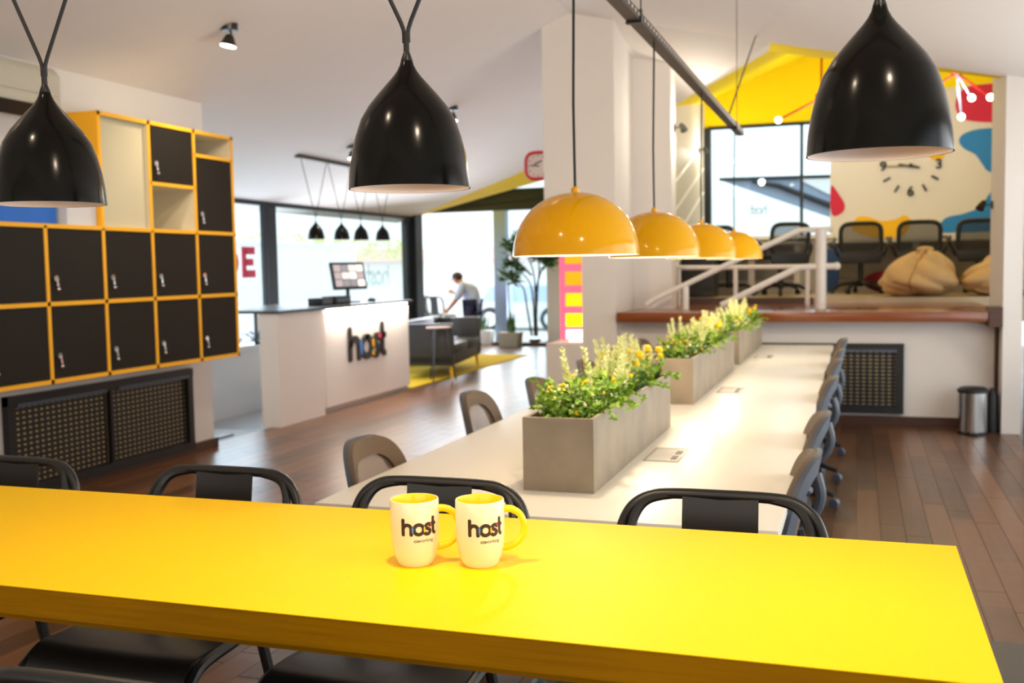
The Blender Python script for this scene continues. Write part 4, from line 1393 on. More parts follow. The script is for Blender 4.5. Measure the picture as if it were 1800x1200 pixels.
# monitor, boxes and mouse on the desk
t = thing('monitor', 'black monitor with bright camera views on the reception desk', 'monitor', (-5.3, 10.2, 1.055), math.radians(72))
G().box(-0.25, 0.25, -0.012, 0.02, 0.14, 0.44, tilt=('X', -0.2)).build('housing', M['black_plastic'], t, bevel=0.004, world=False)
scr = G().box(-0.235, 0.235, -0.0145, -0.0135, 0.16, 0.425, tilt=('X', -0.2), c=(0, 0.004, 0.29)).build('screen', M['screen_dark'], t, world=False)
rr = random.Random(2)
scm = [emit('screen_tile_%d' % k, rgb(*c), 0.9) for k, c in enumerate(((150, 140, 142), (200, 190, 188), (120, 118, 124), (190, 90, 70), (222, 214, 210)))]
for i in range(4):
    for j in range(3):
        u = -0.225 + 0.113 * i
        z = 0.17 + 0.083 * j
        G().box(u, u + 0.105, -0.0165, -0.0148, z, z + 0.075, tilt=('X', -0.2), c=(0, 0.004, 0.29)).build('screen_tile', rr.choice(scm), scr, world=False)
G().box(-0.02, 0.02, 0.01, 0.03, 0.02, 0.16).build('stand', M['black_plastic'], t, world=False)
G().box(-0.11, 0.11, -0.07, 0.09, 0.0, 0.015).build('base', M['black_plastic'], t, bevel=0.004, world=False)
for k, (y, w_, h_, l) in enumerate(((9.38, 0.12, 0.075, 'small black box on the reception desk, farther from the monitor'), (9.72, 0.17, 0.085, 'black box on the reception desk beside the monitor'))):
    t = thing('card_reader' if k == 0 else 'receipt_printer', l, 'device', (-5.2, y, 1.055))
    G().box(-0.08, 0.08, -w_, w_, 0, h_).build('body', M['black_plastic'], t, bevel=0.006, world=False)
    G().box(0.08, 0.083, -w_ * 0.8, w_ * 0.8, h_ * 0.25, h_ * 0.75).build('front_panel', M['shell_grey'], t, world=False)
t = thing('mouse', 'black computer mouse on the reception desk', 'mouse', (-5.2, 10.55, 1.055))
G().ball((0, 0, 0.012), 0.05, 14, 8, 0.9, 1.2, 0.5).build('body', M['black_plastic'], t, smooth=True, world=False)
G().cyl((-0.02, 0, 0.036), (-0.02, 0.008, 0.036), 0.006, 8).build('wheel', M['shell_grey'], t, world=False)
t = thing('display_board', 'small framed board on the sill behind the reception desk', 'board', (-6.4, 10.3, 0.59))
fbm = G()
for a in ((10.05, 10.09, 0.59, 1.0), (10.51, 10.55, 0.59, 1.0), (10.05, 10.55, 0.97, 1.0), (10.05, 10.55, 0.59, 0.62)):
    fbm.box(-6.42, -6.40, a[0], a[1], a[2], a[3])
fbm.build('frame', M['dark_metal'], t)
G().box(-6.417, -6.41, 10.09, 10.51, 0.62, 0.97).build('board', M['street_white'], t)
G().prism(blob([(10.12, 0.64), (10.11, 0.72), (10.17, 0.76), (10.22, 0.70), (10.21, 0.64)], 4), -6.41, -6.406, lambda u, v, w_: (w_, u, v)).build('patch', mat('teal_print', rgb(60, 150, 170), 0.6), t)

# ---- lounge: rug, sofa, side table
rg = G().box(-6.4, -5.0, 11.14, 15.7, 0.0005, 0.014).build('rug', M['rug'], None)
tag(rg, 'large yellow rug under the black sofa', 'rug')
t = thing('sofa', 'black leather two seat sofa on the yellow rug', 'sofa', (-5.36, 12.95, 0.014), math.radians(9))
# faces +X; length along Y
L2 = 0.93
G().box(-0.36, 0.36, -L2, L2, 0.16, 0.30).build('base', M['leather'], t, bevel=0.02, world=False)
G().box(-0.40, -0.20, -L2, L2, 0.28, 0.72, tilt=('Y', -0.08)).build('backrest', M['leather'], t, bevel=0.04, world=False)
for s_ in (-1, 1):
    y0 = s_ * L2
    G().box(-0.40, 0.37, min(y0, y0 - s_ * 0.14), max(y0, y0 - s_ * 0.14), 0.17, 0.70).build('arm', M['leather'], t, bevel=0.03, world=False)
    G().box(-0.22, 0.38, min(s_ * 0.01, s_ * (L2 - 0.15)), max(s_ * 0.01, s_ * (L2 - 0.15)), 0.30, 0.43).build('seat_cushion', M['leather'], t, bevel=0.035, world=False)
for x in (-0.30, 0.32):
    for y in (-L2 + 0.12, L2 - 0.12):
        G().tube([(x, y, 0.17), (x * 1.04, y * 1.02, 0.0)], [0.025, 0.014], 8).build('leg', M['amber'] if x > 0 else M['dark_wood'], t, smooth=True, world=False)
t = thing('side_table', 'small round side table with thin legs in front of the sofa', 'table', (-4.93, 11.85, 0.014))
G().lathe([(0, 0.66), (0.16, 0.66), (0.16, 0.675), (0, 0.675)], 24).build('table_top', mat('pink_wood_top', rgb(196, 150, 130), 0.5), t, smooth=True, world=False)
for k in range(3):
    a = 2 * PI * k / 3 + 0.5
    G().tube([(0.1 * math.cos(a), 0.1 * math.sin(a), 0.66), (0.2 * math.cos(a), 0.2 * math.sin(a), 0.0)], 0.009, 6).build('leg', M['black_metal'], t, smooth=True, world=False)

# ---- plants by the entrance door
t = thing('door_platform', 'dark low timber platform under the plants by the entrance door', 'platform', (-5.75, 17.95, 0))
for k in range(6):
    G().box(-6.30, -5.12, 17.62 + 0.09 * k, 17.70 + 0.09 * k, 0.0, 0.06).build('board', M['dark_wood'], t)


def blades(g, c, n, L, rnd, spread=0.3, width=0.05):
    for k in range(n):
        a = rnd.uniform(0, 6.28)
        dv = Vector((math.cos(a) * spread * rnd.random(), math.sin(a) * spread * rnd.random(), 1)).normalized()
        b_ = Vector(c) + Vector((rnd.uniform(-0.08, 0.08), rnd.uniform(-0.08, 0.08), 0))
        side = Vector((-math.sin(a), math.cos(a), 0)) * width / 2
        l = L * rnd.uniform(0.6, 1.05)
        m_ = b_ + dv * l * 0.5
        tip = b_ + dv * l
        th_ = Vector((math.cos(a), math.sin(a), 0)) * 0.008
        g.add([b_ - side * 0.7, b_ + side * 0.7, m_ + side, m_ - side, tip, m_ + th_], [(0, 1, 5), (1, 2, 5), (0, 5, 3), (3, 5, 4), (2, 4, 5)])


rnd = random.Random(21)
for k, (x, w_, h_, m_, l, n, L) in enumerate(((-6.56, 0.17, 0.26, 'pot_white', 'white pot with snake plant left of the door mullion', 11, 0.36), (-5.87, 0.2, 0.26, 'pot_grey', 'grey stone trough with snake plant right of the door mullion', 16, 0.42))):
    t = thing('potted_plant', l, 'plant', (x, 17.95 if k == 0 else 17.42, 0.0), 0, 'pots by the entrance door')
    G().prism([(-w_ * 0.82, 0), (w_ * 0.82, 0), (w_, h_), (-w_, h_)], -w_ * 0.7, w_ * 0.7, lambda u, v, q: (u, q, v)).build('pot', M[m_], t, world=False, bevel=0.008)
    g = G()
    blades(g, (0, 0, h_), n, L, rnd)
    g.build('leaves', M['leaf_dark'], t, kind='stuff', world=False)
t = thing('potted_tree', 'tall slender indoor tree standing beside the entrance door', 'tree', (-5.55, 17.86, 0.06))
G().lathe([(0, 0), (0.10, 0), (0.11, 0.05), (0.0, 0.05)], 20).build('pot', M['dark_wood'], t, smooth=True, world=False)
stems = (((0, 0, 0.1), (-0.02, 0, 0.7), (-0.1, 0, 1.1), (-0.42, 0, 1.42)), ((0.04, 0, 0.1), (0.02, 0, 0.8), (-0.02, 0, 1.3), (-0.26, 0, 1.86)), ((0.0, 0.03, 0.1), (0.06, 0, 0.9), (0.10, 0, 1.35), (0.02, 0, 1.62)), ((-0.06, 0, 0.1), (-0.14, 0, 0.6), (-0.22, 0, 1.0), (-0.5, 0, 1.18)), ((0.02, 0.05, 0.9), (0.12, 0.02, 1.25), (0.3, 0.05, 1.5)), ((-0.05, 0.02, 1.2), (-0.35, 0.0, 1.5), (-0.5, 0, 1.75)))
gl = G()
for s_ in stems:
    pth = spline(s_, 6)
    G().tube(pth, [0.022 - 0.012 * i / len(pth) for i in range(len(pth))], 6).build('stem', M['bark'], t, smooth=True, world=False)
    tip = Vector(s_[-1])
    for cc, nn in ((tip, 90), (Vector(s_[-2]) * 0.4 + tip * 0.6, 45)):
        for k in range(nn):
            a = rnd.uniform(0, 6.28)
            dv = Vector((math.cos(a), math.sin(a), rnd.uniform(-0.5, 1.0))).normalized()
            add_leaf(gl, cc + Vector((rnd.uniform(-0.05, 0.05), rnd.uniform(-0.05, 0.05), rnd.uniform(-0.06, 0.06))), dv, rnd.uniform(0.12, 0.24), 1, rnd)
gl.build('leaves', M['leaf_dark'], t, kind='stuff', world=False)
# purple flower bed outside the low window
g = G()
for k in range(900):
    c = Vector((-6.95 + rnd.uniform(-0.15, 0.15), rnd.uniform(7.3, 14.3), rnd.uniform(0.3, 0.66)))
    a = rnd.uniform(0, 6.28)
    add_leaf(g, c, Vector((math.cos(a), math.sin(a), rnd.uniform(0, 1))).normalized(), rnd.uniform(0.05, 0.1), 0, rnd)
o = g.build('purple_shrubs', mat('purple_leaf', rgb(120, 60, 100), 0.6, vary=0.3, scale=6), None, kind='stuff')
o['label'] = 'low purple shrubs outside the glazed left wall'

# ---- person sweeping outside the entrance


def skin_mesh(name, verts, edges, radii, m, parent, sub=2, root=0):
    me = bpy.data.meshes.new(name)
    me.from_pydata(verts, edges, [])
    o = bpy.data.objects.new(name, me)
    COL.objects.link(o)
    md = o.modifiers.new('skin', 'SKIN')
    md.use_smooth_shade = True
    for i, r in enumerate(radii):
        sv = me.skin_vertices[0].data[i]
        sv.radius = r if isinstance(r, tuple) else (r, r)
        sv.use_root = (i == root)
    sm = o.modifiers.new('sub', 'SUBSURF')
    sm.levels = sub
    sm.render_levels = sub
    bpy.context.view_layer.update()
    me2 = bpy.data.meshes.new_from_object(o.evaluated_get(bpy.context.evaluated_depsgraph_get()))
    bpy.data.objects.remove(o)
    me2.name = name
    me2.materials.clear()
    me2.materials.append(m)
    me2.shade_smooth()
    o2 = bpy.data.objects.new(name, me2)
    COL.objects.link(o2)
    o2.parent = parent
    return o2


p = thing('person', 'person in light blue shirt and navy trousers bending to sweep by the entrance', 'person', (-6.60, 17.3, 0.0))
# local: faces -X; z up from the ground
hip, chest, neck = (0.06, 0, 0.80), (-0.03, 0, 1.10), (-0.19, 0, 1.30)
bv = [(0.05, 0, 0.74), (0.07, 0, 0.88), (0.03, 0, 1.01), (-0.06, 0, 1.11), (-0.14, 0, 1.155), (-0.19, 0, 1.175), (-0.235, 0, 1.20), (-0.255, 0, 1.25),
      (-0.05, -0.17, 1.10), (-0.17, -0.23, 0.84), (-0.37, -0.13, 0.66), (-0.04, 0.17, 1.11), (-0.20, 0.22, 0.90), (-0.36, 0.09, 0.99),
      (0.06, -0.09, 0.72), (-0.01, -0.10, 0.40), (-0.02, -0.10, 0.08), (-0.17, -0.10, 0.03), (0.07, 0.09, 0.72), (0.05, 0.10, 0.40), (0.12, 0.10, 0.08), (-0.03, 0.10, 0.03)]
be = [(0, 1), (1, 2), (2, 3), (3, 4), (4, 5), (5, 6), (6, 7), (3, 8), (8, 9), (9, 10), (3, 11), (11, 12), (12, 13), (0, 14), (14, 15), (15, 16), (16, 17), (0, 18), (18, 19), (19, 20), (20, 21)]
br = [(0.12, 0.14), (0.11, 0.13), (0.12, 0.15), (0.11, 0.14), 0.055, 0.062, (0.088, 0.075), (0.07, 0.065), 0.058, 0.045, 0.032, 0.058, 0.045, 0.032, 0.085, 0.06, 0.042, 0.035, 0.085, 0.06, 0.042, 0.035]
body = skin_mesh('body', bv, be, br, M['skin'], p)
sv_ = [0, 1, 2, 3, 8, 9, 11, 12]
sm_ = {v: i for i, v in enumerate(sv_)}
skin_mesh('shirt', [bv[i] if i != 0 else (0.05, 0, 0.70) for i in sv_], [(sm_[a], sm_[b_]) for a, b_ in be if a in sm_ and b_ in sm_], [(0.145, 0.17), (0.14, 0.165), (0.145, 0.18), (0.13, 0.165), 0.085, 0.07, 0.085, 0.07], M['shirt'], p)
tv = [0, 14, 15, 16, 18, 19, 20]
tm = {v: i for i, v in enumerate(tv)}
skin_mesh('trousers', [bv[i] for i in tv], [(tm[a], tm[b_]) for a, b_ in be if a in tm and b_ in tm], [(0.135, 0.155), 0.10, 0.08, 0.07, 0.10, 0.08, 0.07], M['navy'], p)
for s_, (x, y) in ((-1, (-0.02, -0.10)), (1, (0.12, 0.10))):
    G().ball((x - 0.06, y, 0.045), 0.05, 12, 8, 2.6, 0.95, 0.9).build('shoe', M['black_plastic'], p, smooth=True, world=False)
G().ball((-0.215, 0, 1.262), 0.096, 16, 10, 1.08, 0.95, 0.92).build('hair', M['hair'], p, smooth=True, world=False)
fc = part('face', p)
G().ball((-0.345, 0, 1.185), 0.016, 10, 6, 1.1, 0.8, 1.3).build('nose', M['skin'], fc, smooth=True, world=False)
for s_ in (-1, 1):
    G().ball((-0.330, s_ * 0.032, 1.215), 0.010, 8, 6).build('eye', M['black_plastic'], fc, smooth=True, world=False)
    G().ball((-0.225, s_ * 0.082, 1.205), 0.022, 10, 6, 0.8, 0.4, 1.3).build('ear', M['skin'], fc, smooth=True, world=False)
G().ball((-0.322, 0, 1.150), 0.014, 8, 6, 0.6, 1.5, 0.4).build('mouth', M['pink'], fc, smooth=True, world=False)
for hand, (hx, hy, hz) in (('low', (-0.39, -0.12, 0.645)), ('high', (-0.375, 0.08, 0.995))):
    g = G().ball((hx, hy, hz), 0.036, 10, 8, 1.0, 0.6, 1.1)
    for k in range(4):
        zz = hz + 0.027 - 0.018 * k
        L_ = (0.05, 0.058, 0.055, 0.042)[k]
        g.tube(spline([(hx - 0.02, hy, zz), (hx - 0.02 - L_ * 0.6, hy - 0.01, zz - 0.004), (hx - 0.03 - L_ * 0.5, hy + 0.022, zz - 0.008)], 4), [0.0095] * 9, 6)
    g.tube(spline([(hx, hy + 0.012, hz + 0.02), (hx - 0.03, hy + 0.03, hz + 0.03), (hx - 0.05, hy + 0.02, hz + 0.02)], 4), [0.011] * 9, 6)
    g.build('hand', M['skin'], p, smooth=True, world=False)
t = thing('broom', 'broom with pale handle held by the sweeping person', 'broom', (-7.05, 17.2, 0.0))
G().tube([(-6.99, 17.41, 1.08), (-7.03, 17.16, 0.60), (-7.07, 16.9, 0.10)], 0.013, 8).build('handle', M['white_lacquer'], t, smooth=True)
G().box(-7.21, -6.93, 16.84, 16.94, 0.0, 0.12).build('head', M['dark_wood'], t, bevel=0.01)
t = thing('side_step', 'orange crate on the pavement beyond the entrance', 'crate', (-8.2, 25, -0.3))
G().box(-8.75, -8.5, 25, 25.3, 0.0, 0.24).build('body', M['amber'], t, bevel=0.02)
G().box(-8.77, -8.48, 24.98, 25.32, 0.2, 0.25).build('rim', M['amber'], t)
G().box(-8.75, -8.5, 25, 25.3, -0.3, 0.0).build('foot', M['street_white'], t)

# ---- red wall clock near the entrance
t = thing('wall_clock', 'red framed wall clock on the left side of the pillar', 'clock', (-2.885, 9.5, 2.365))
G().box(0.10, 0.166, -0.01, 0.03, -0.03, 0.03).build('bracket', M['black_metal'], t, world=False)
rim = []
for k in range(32):
    a = 2 * PI * k / 32
    c, s_ = math.cos(a), math.sin(a)
    rim.append((math.copysign(abs(c) ** 0.6, c) * 0.125, 0, math.copysign(abs(s_) ** 0.6, s_) * 0.125))
G().tube([(x, -0.02, z) for x, y, z in rim], 0.016, 8, closed=True).build('frame', M['clock_red'], t, smooth=True, world=False)
G().prism([(x * 0.97, z * 0.97) for x, y, z in rim], -0.02, 0.04, lambda u, v, w_: (u, w_, v)).build('face', M['clock_face'], t, world=False)
G().box(-0.075, 0.01, -0.026, -0.022, -0.005, 0.006, tilt=('Y', 0.1)).build('hand', M['black_plastic'], t, world=False)
G().box(-0.006, 0.006, -0.026, -0.022, -0.01, 0.07, tilt=('Y', 1.2)).build('hand', M['black_plastic'], t, world=False)
for k in range(12):
    a = 2 * PI * k / 12
    G().box(0.095 * math.cos(a) - 0.005, 0.095 * math.cos(a) + 0.005, -0.025, -0.02, 0.095 * math.sin(a) - 0.005, 0.095 * math.sin(a) + 0.005).build('tick', M['black_plastic'], t, world=False)

# ---- light box in the pillar opening
t = thing('light_box', 'pink light box with orange and yellow panes in the pillar opening', 'light box', (-2.55, 9.55, 0.70))
G().box(-2.715, -2.38, 9.56, 9.60, 0.70, 1.95).build('panel', M['lightbox_pink'], t)
for k, (z0, z1, m_) in enumerate(((1.62, 1.76, 'lightbox_orange'), (1.40, 1.53, 'lightbox_orange'), (1.195, 1.325, 'lightbox_orange'), (0.995, 1.12, 'lightbox_amber'), (0.80, 0.925, 'lightbox_yellow'))):  # panes turn amber and yellow downward, glow from below put into the colour
    G().box(-2.655, -2.40, 9.55, 9.56, z0 + 0.03, z1 + 0.03).build('pane', M[m_], t)
G().box(-2.655, -2.40, 9.551, 9.56, 0.71, 0.80).build('pane', M['lightbox_white'], t)  # white glow at the bottom, made as a bright pane
G().lathe([(0, 0), (0.085, 0), (0.085, 0.006), (0, 0.006)], 24, c=(-2.50, 9.40, 0.70)).build('lamp', emit('lit_sill_glow', rgb(255, 214, 210), 2.0), t)  # glowing disc standing in for the bright patch of light on the sill

# ================================================================== REAR ROOM
RZ = 1.04


def rail_tube(g, pts, r=0.026):
    return g.tube(pts, r, 10)


t = thing('handrail', 'white painted stair handrail on the edge of the platform', 'handrail', (-0.3, 9.7, 0.985))
G().cyl((-0.315, 9.7, 0.985), (-0.315, 9.7, 1.70), 0.05, 14).build('post', M['rail_white'], t, smooth=True)
rail_tube(G(), [(-0.21, 9.7, 1.695), (-0.50, 9.7, 1.695), (-1.80, 9.7, 1.09), (-1.90, 9.7, 1.03)]).build('top_rail', M['rail_white'], t, smooth=True)
rail_tube(G(), [(-0.18, 9.7, 1.365), (-0.50, 9.7, 1.362), (-1.20, 9.7, 1.02)], 0.03).build('middle_rail', M['rail_white'], t, smooth=True)
G().ball((-0.18, 9.7, 1.365), 0.035, 10, 8).build('rail_end', M['rail_white'], t, smooth=True)
G().cyl((-1.53, 9.7, 0.985), (-1.53, 9.7, 1.20), 0.032, 12).build('post', M['rail_white'], t, smooth=True)
t = thing('handrail', 'white painted rear handrail along the stair opening', 'handrail', (-1.1, 10.6, 0.985))
rail_tube(G(), spline([(-1.80, 10.6, 1.46), (-1.77, 10.6, 1.40), (-1.70, 10.6, 1.372), (-0.45, 10.6, 1.362)], 4)).build('top_rail', M['rail_white'], t, smooth=True)
for x in (-1.74, -1.168, -0.47):
    G().cyl((x, 10.6, 0.985), (x, 10.6, 1.37), 0.024, 12).build('post', M['rail_white'], t, smooth=True)

# desks along the rear wall


def make_desk(x0, x1, y0, y1, label, ztop=1.655):
    t = thing('long_desk', label, 'desk', ((x0 + x1) / 2, (y0 + y1) / 2, RZ), 0, 'white desks in the rear room')
    G().box(x0, x1, y0, y1, ztop - 0.03, ztop).build('desk_top', M['white_top'], t)
    for x in (x0 + 0.06, (x0 + x1) / 2, x1 - 0.06):
        G().box(x - 0.035, x + 0.035, y0 + 0.06, y0 + 0.13, RZ, ztop - 0.03).build('leg', M['white_lacquer'], t)
    G().box(x0 + 0.05, x1 - 0.05, y1 - 0.06, y1 - 0.04, RZ + 0.15, ztop - 0.03).build('modesty_panel', mat('desk_panel', rgb(160, 154, 144), 0.6), t)
    return t


make_desk(-0.42, 1.7, 12.85, 13.45, 'white desk under the mural')
make_desk(-1.80, -0.62, 12.6, 13.3, 'white desk under the rear window')
t = thing('drawer_unit', 'dark grey drawer unit behind the rear handrail', 'cabinet', (-1.65, 11.6, RZ))
G().box(-1.84, -1.50, 11.4, 11.9, RZ, 1.50).build('body', M['shell_dark'], t, bevel=0.006)
for k in range(3):
    G().box(-1.82, -1.52, 11.388, 11.4, RZ + 0.03 + 0.145 * k, RZ + 0.16 + 0.145 * k).build('drawer', M['shell_dark'], t)


def make_office_chair(label):
    c = thing('office_chair', label, 'chair', (0, 0, 0), 0, 'black office chairs in the rear room')
    # sitter faces +Y, back towards -Y
    ol = []
    for k in range(28):
        a = 2 * PI * k / 28
        cx, s_ = math.cos(a), math.sin(a)
        ol.append((math.copysign(abs(cx) ** 0.45, cx) * 0.215, 0.60 + math.copysign(abs(s_) ** 0.45, s_) * 0.165))
    fy = lambda z: -0.22 - 0.12 * (z - 0.45)
    G().tube([(x, fy(z + 0.02), z + 0.02) for x, z in ol], 0.024, 8, closed=True).build('back_frame', M['black_plastic'], c, smooth=True)
    G().prism(ol, 0.0, 0.004, lambda u, v, w_: (u, fy(v + 0.02) + w_, v + 0.02)).build('back_mesh', M['mesh_black'], c)
    G().prism([(-0.24, 0.41), (0.24, 0.41), (0.21, 0.28), (-0.21, 0.28)], -0.26, -0.22, lambda u, v, w_: (u, w_, v + 0.06)).build('lumbar_panel', M['black_plastic'], c, bevel=0.015)
    G().box(-0.24, 0.24, -0.22, 0.26, 0.40, 0.46).build('seat', M['black_plastic'], c, bevel=0.02)
    for s_ in (-1, 1):
        G().tube(spline([(s_ * 0.24, -0.18, 0.42), (s_ * 0.29, -0.16, 0.55), (s_ * 0.29, 0.0, 0.62), (s_ * 0.28, 0.14, 0.62)], 4), 0.018, 6).build('armrest', M['black_plastic'], c, smooth=True)
    G().cyl((0, 0, 0.08), (0, 0, 0.4), 0.03, 10).build('gas_column', M['black_plastic'], c, smooth=True)
    for k in range(5):
        a = 2 * PI * k / 5 + 0.5
        dx, dy = math.cos(a), math.sin(a)
        l = G().tube([(0, 0, 0.12), (0.2 * dx, 0.2 * dy, 0.11), (0.31 * dx, 0.31 * dy, 0.06)], [0.03, 0.024, 0.016], 6).build('base_leg', M['black_plastic'], c, smooth=True)
        cc = Vector((0.31 * dx, 0.31 * dy, 0.03))
        q = Vector((-dy, dx, 0)) * 0.02
        G().cyl(cc - q, cc + q, 0.03, 10).build('caster', M['black_plastic'], l, smooth=True)
    return c


oc = make_office_chair('black office chair at the mural desk, beside the yellow patch')
oc.location = (0.03, 12.42, RZ)
dup(oc, (0.64, 12.47, RZ), 0.0, 'black office chair at the mural desk, behind the bean bags')
dup(oc, (1.26, 12.5, RZ), -0.05, 'black office chair at the mural desk, beside the right column')
dup(oc, (-0.82, 11.95, RZ), 0.5, 'black office chair behind the handrail, nearest the post')
dup(oc, (-1.44, 12.33, RZ), -0.4, 'black office chair behind the handrail, nearest the drawer unit')
t = thing('floor_cushion', 'dark red round cushion on the floor under the mural desk', 'cushion', (0.30, 12.75, RZ))
G().ball((0, 0, 0.13), 0.24, 20, 12, 1.0, 1.0, 0.52).build('body', mat('dark_red_fabric', rgb(130, 10, 30), 0.8), t, smooth=True, world=False)
G().ball((0, 0, 0.255), 0.02, 8, 6, 1, 1, 0.5).build('button', mat('dark_red_button', rgb(100, 8, 22), 0.8), t, smooth=True, world=False)
t = thing('tote_bag', 'blue cloth bag hanging beside the mural desk leg', 'bag', (-0.30, 12.80, RZ))
G().prism([(-0.09, 0.0), (0.08, 0.04), (0.10, 0.52), (-0.10, 0.52)], -0.05, 0.05, lambda u, v, w_: (u, w_, v)).build('body', mat('blue_cloth', rgb(56, 84, 140), 0.8), t, world=False, bevel=0.02)
G().tube(spline([(-0.06, 0, 0.5), (-0.04, 0, 0.58), (0.04, 0, 0.58), (0.06, 0, 0.5)], 4), 0.008, 6).build('strap', M['navy'], t, smooth=True, world=False)


def bean_bag(loc, sx, sy, sz, seed, label):
    rnd = random.Random(seed)
    t = thing('bean_bag', label, 'bean bag', loc, 0, 'beige bean bags')
    g = G()
    n, m = 56, 36
    ph = [(rnd.uniform(0, 6.28), rnd.uniform(0, 6.28), rnd.randint(1, 3), rnd.uniform(0.8, 2.0)) for _ in range(4)]
    vs = []
    for i in range(m + 1):
        el = -PI / 2 + PI * i / m
        for k in range(n):
            az = 2 * PI * k / n
            r = 1.0
            for a, b_, fa, fe_ in ph:
                w_ = math.sin(fa * az + a + 2.2 * math.sin(fe_ * el + b_))
                r -= 0.10 * (1 - abs(w_)) ** 2.2
            x = r * math.cos(el) * math.cos(az)
            y = r * math.cos(el) * math.sin(az)
            z = r * math.sin(el)
            z = z if z > 0 else z * 0.6
            f = 1 - 0.22 * max(0, z)
            vs.append((x * sx * f + 0.16 * sx * max(0, z), y * sy * f, max(0.0, (z + 0.52) / 1.5 * sz)))
    fs = []
    for i in range(m):
        for k in range(n):
            fs.append((i * n + k, i * n + (k + 1) % n, (i + 1) * n + (k + 1) % n, (i + 1) * n + k))
    g.add(vs, fs)
    g.build('body', M['beanbag'], t, smooth=True, world=False, angle=80)
    # top knot and piped seam
    top = max(vs, key=lambda p_: p_[2])
    seam = []
    for i in range(6, m - 2):
        seam.append(Vector(vs[i * n + 40]) * 1.004)
    G().tube(seam, 0.008, 5).build('seam', mat('canvas_piping', rgb(178, 138, 88), 0.8), t, smooth=True, world=False)
    G().ball((top[0], top[1], top[2]), 0.07, 12, 8, 1.2, 0.8, 0.45).build('knot', M['beanbag'], t, smooth=True, world=False)
    return t


bean_bag((0.58, 11.35, RZ), 0.44, 0.45, 0.47, 4, 'beige bean bag, left and upright of the two')
bean_bag((1.40, 11.30, RZ), 0.46, 0.46, 0.46, 9, 'beige bean bag slumped against the right column')

# rear wall clock made of loose numerals
t = thing('wall_clock', 'large wall clock of separate black numerals on the mural wall', 'clock', (0.60, 13.49, 2.55))
for k in range(12):
    a = PI / 2 - 2 * PI * (k + 1) / 12
    cx, cz = 0.315 * math.cos(a), 0.315 * math.sin(a)
    if (k + 1) % 3 == 0:
        c = bpy.data.curves.new('t', 'FONT')
        c.body = str(k + 1)
        c.size = 0.16
        c.extrude = 0.004
        c.offset = 0.004
        c.align_x = 'CENTER'
        c.align_y = 'CENTER'
        to = bpy.data.objects.new('t', c)
        COL.objects.link(to)
        bpy.context.view_layer.update()
        me = bpy.data.meshes.new_from_object(to.evaluated_get(bpy.context.evaluated_depsgraph_get()))
        bpy.data.objects.remove(to)
        for vt in me.vertices:
            vt.co = (vt.co.x + cx, -0.005 + vt.co.z, vt.co.y + cz)
        me.materials.clear()
        me.materials.append(M['black_plastic'])
        o = bpy.data.objects.new('numeral', me)
        COL.objects.link(o)
        o.parent = t
    else:
        u = Vector((math.cos(a), 0, math.sin(a)))
        G().tube([Vector((cx, -0.004, cz)) - u * 0.045, Vector((cx, -0.004, cz)) + u * 0.045], 0.012, 5).build('hour_mark', M['black_plastic'], t, world=False)
G().tube([(0.10, -0.012, -0.03), (-0.14, -0.012, 0.02)], 0.012, 6).build('hand', M['black_plastic'], t, world=False)
G().tube([(0.06, -0.02, -0.005), (-0.28, -0.02, 0.0)], 0.007, 6).build('hand', mat('grey_hand', rgb(120, 112, 104), 0.4), t, world=False)
G().cyl((0, 0.0, 0), (0, -0.03, 0), 0.025, 12).build('hub', M['black_plastic'], t, smooth=True, world=False)

# red spider spotlights on the yellow ceiling


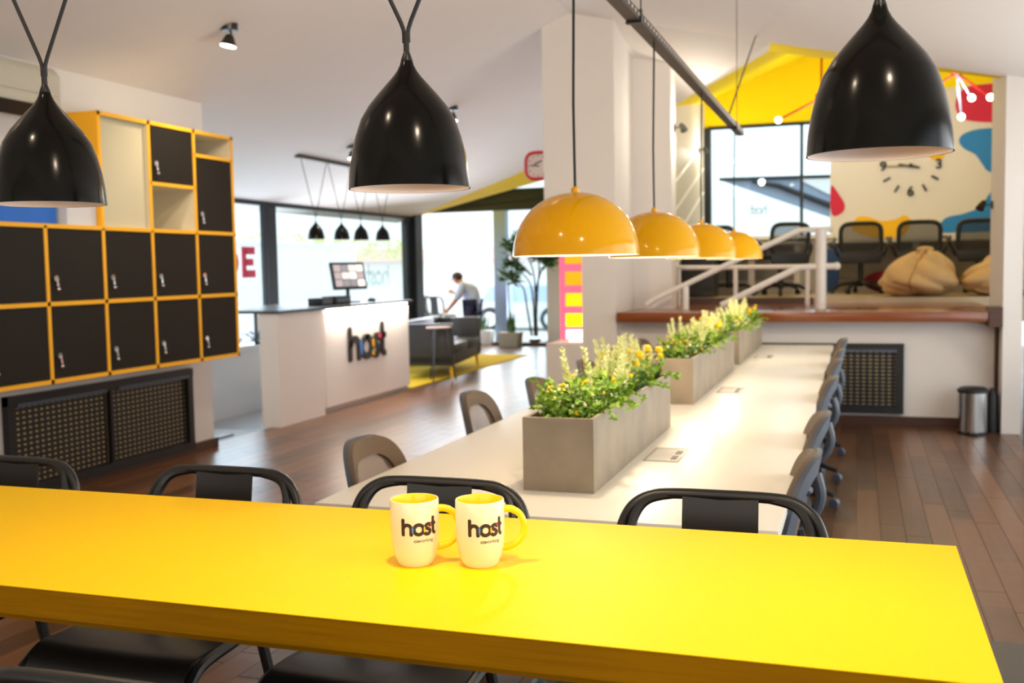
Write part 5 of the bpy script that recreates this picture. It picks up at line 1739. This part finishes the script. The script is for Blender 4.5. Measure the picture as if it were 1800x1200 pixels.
def spider(loc, arms, label):
    t = thing('spider_lamp', label, 'lamp', loc, 0, 'red arm lamps on the yellow ceiling')
    G().lathe([(0, 0.05), (0.07, 0.05), (0.06, 0), (0, -0.01)], 16).build('base', M['red_metal'], t, smooth=True, world=False)
    for tip, m_ in arms:
        tp = Vector(tip) - Vector(loc)
        a = G().tube([(0, 0, 0.01), tp * 0.9], 0.012, 6).build('arm', M[m_], t, smooth=True, world=False)
        G().ball(tp, 0.036, 12, 8).build('bulb', M['bulb'], a, smooth=True, world=False)
    G().cyl((0, 0, 0.04), (0, 0, 0.6), 0.012, 8).build('stem', M['red_metal'], t, smooth=True, world=False)
    light('spider_light', 'POINT', Vector(loc) + Vector((0, 0, -0.2)), 11, (0.93, 0.96, 1.0), 0.08, parent=t)


spider((1.0, 12.25, 3.40), (((1.15, 12.25, 3.135), 'blue_metal'), ((1.05, 12.25, 2.94), 'blue_metal'), ((0.70, 12.3, 3.25), 'red_metal'), ((1.35, 12.4, 3.15), 'red_metal')), 'arm lamp with glowing bulbs in front of the pink mural patch')
spider((-0.40, 12.3, 3.24), (((-0.87, 12.3, 3.03), 'red_metal'), ((-0.2, 12.35, 2.95), 'red_metal'), ((-0.1, 12.2, 3.1), 'blue_metal')), 'arm lamp with red arm above the rear window')
# small wall spots


def wall_spot(loc, d_, label, energy=6, tgt=None):
    t = thing('wall_spotlight', label, 'spotlight', loc, 0, 'small black wall spotlights')
    dv = Vector(d_).normalized()
    G().cyl((0, 0, 0), dv * 0.015, 0.035, 14).build('base_plate', M['black_metal'], t, smooth=True, world=False)
    G().tube([dv * 0.01, dv * 0.07], 0.007, 6).build('arm', M['black_metal'], t, smooth=True, world=False)
    G().tube([dv * 0.065 + Vector((0, 0.02, 0.03)), dv * 0.09 + Vector((0, -0.005, -0.005)), dv * 0.105 + Vector((0, -0.02, -0.035))], [0.02, 0.03, 0.038], 12).build('shade', M['black_metal'], t, smooth=True, world=False)
    if energy:
        light('wall_spot_beam', 'POINT', Vector(loc) + dv * 0.22 + Vector((0, -0.05, -0.02)), energy, (1.0, 0.9, 0.74), 0.05, parent=t)


wall_spot((1.10, 9.82, 1.87), (-1, 0, 0), 'small black spotlight on the right column', 0)
wall_spot((-1.69, 10.05, 2.72), (1, 0, 0), 'small black spotlight on the rear pillar', 12)
wall_spot((-1.87, 12.9, 2.80), (1, 0, 0), 'small black spotlight beside the rear window', 8)
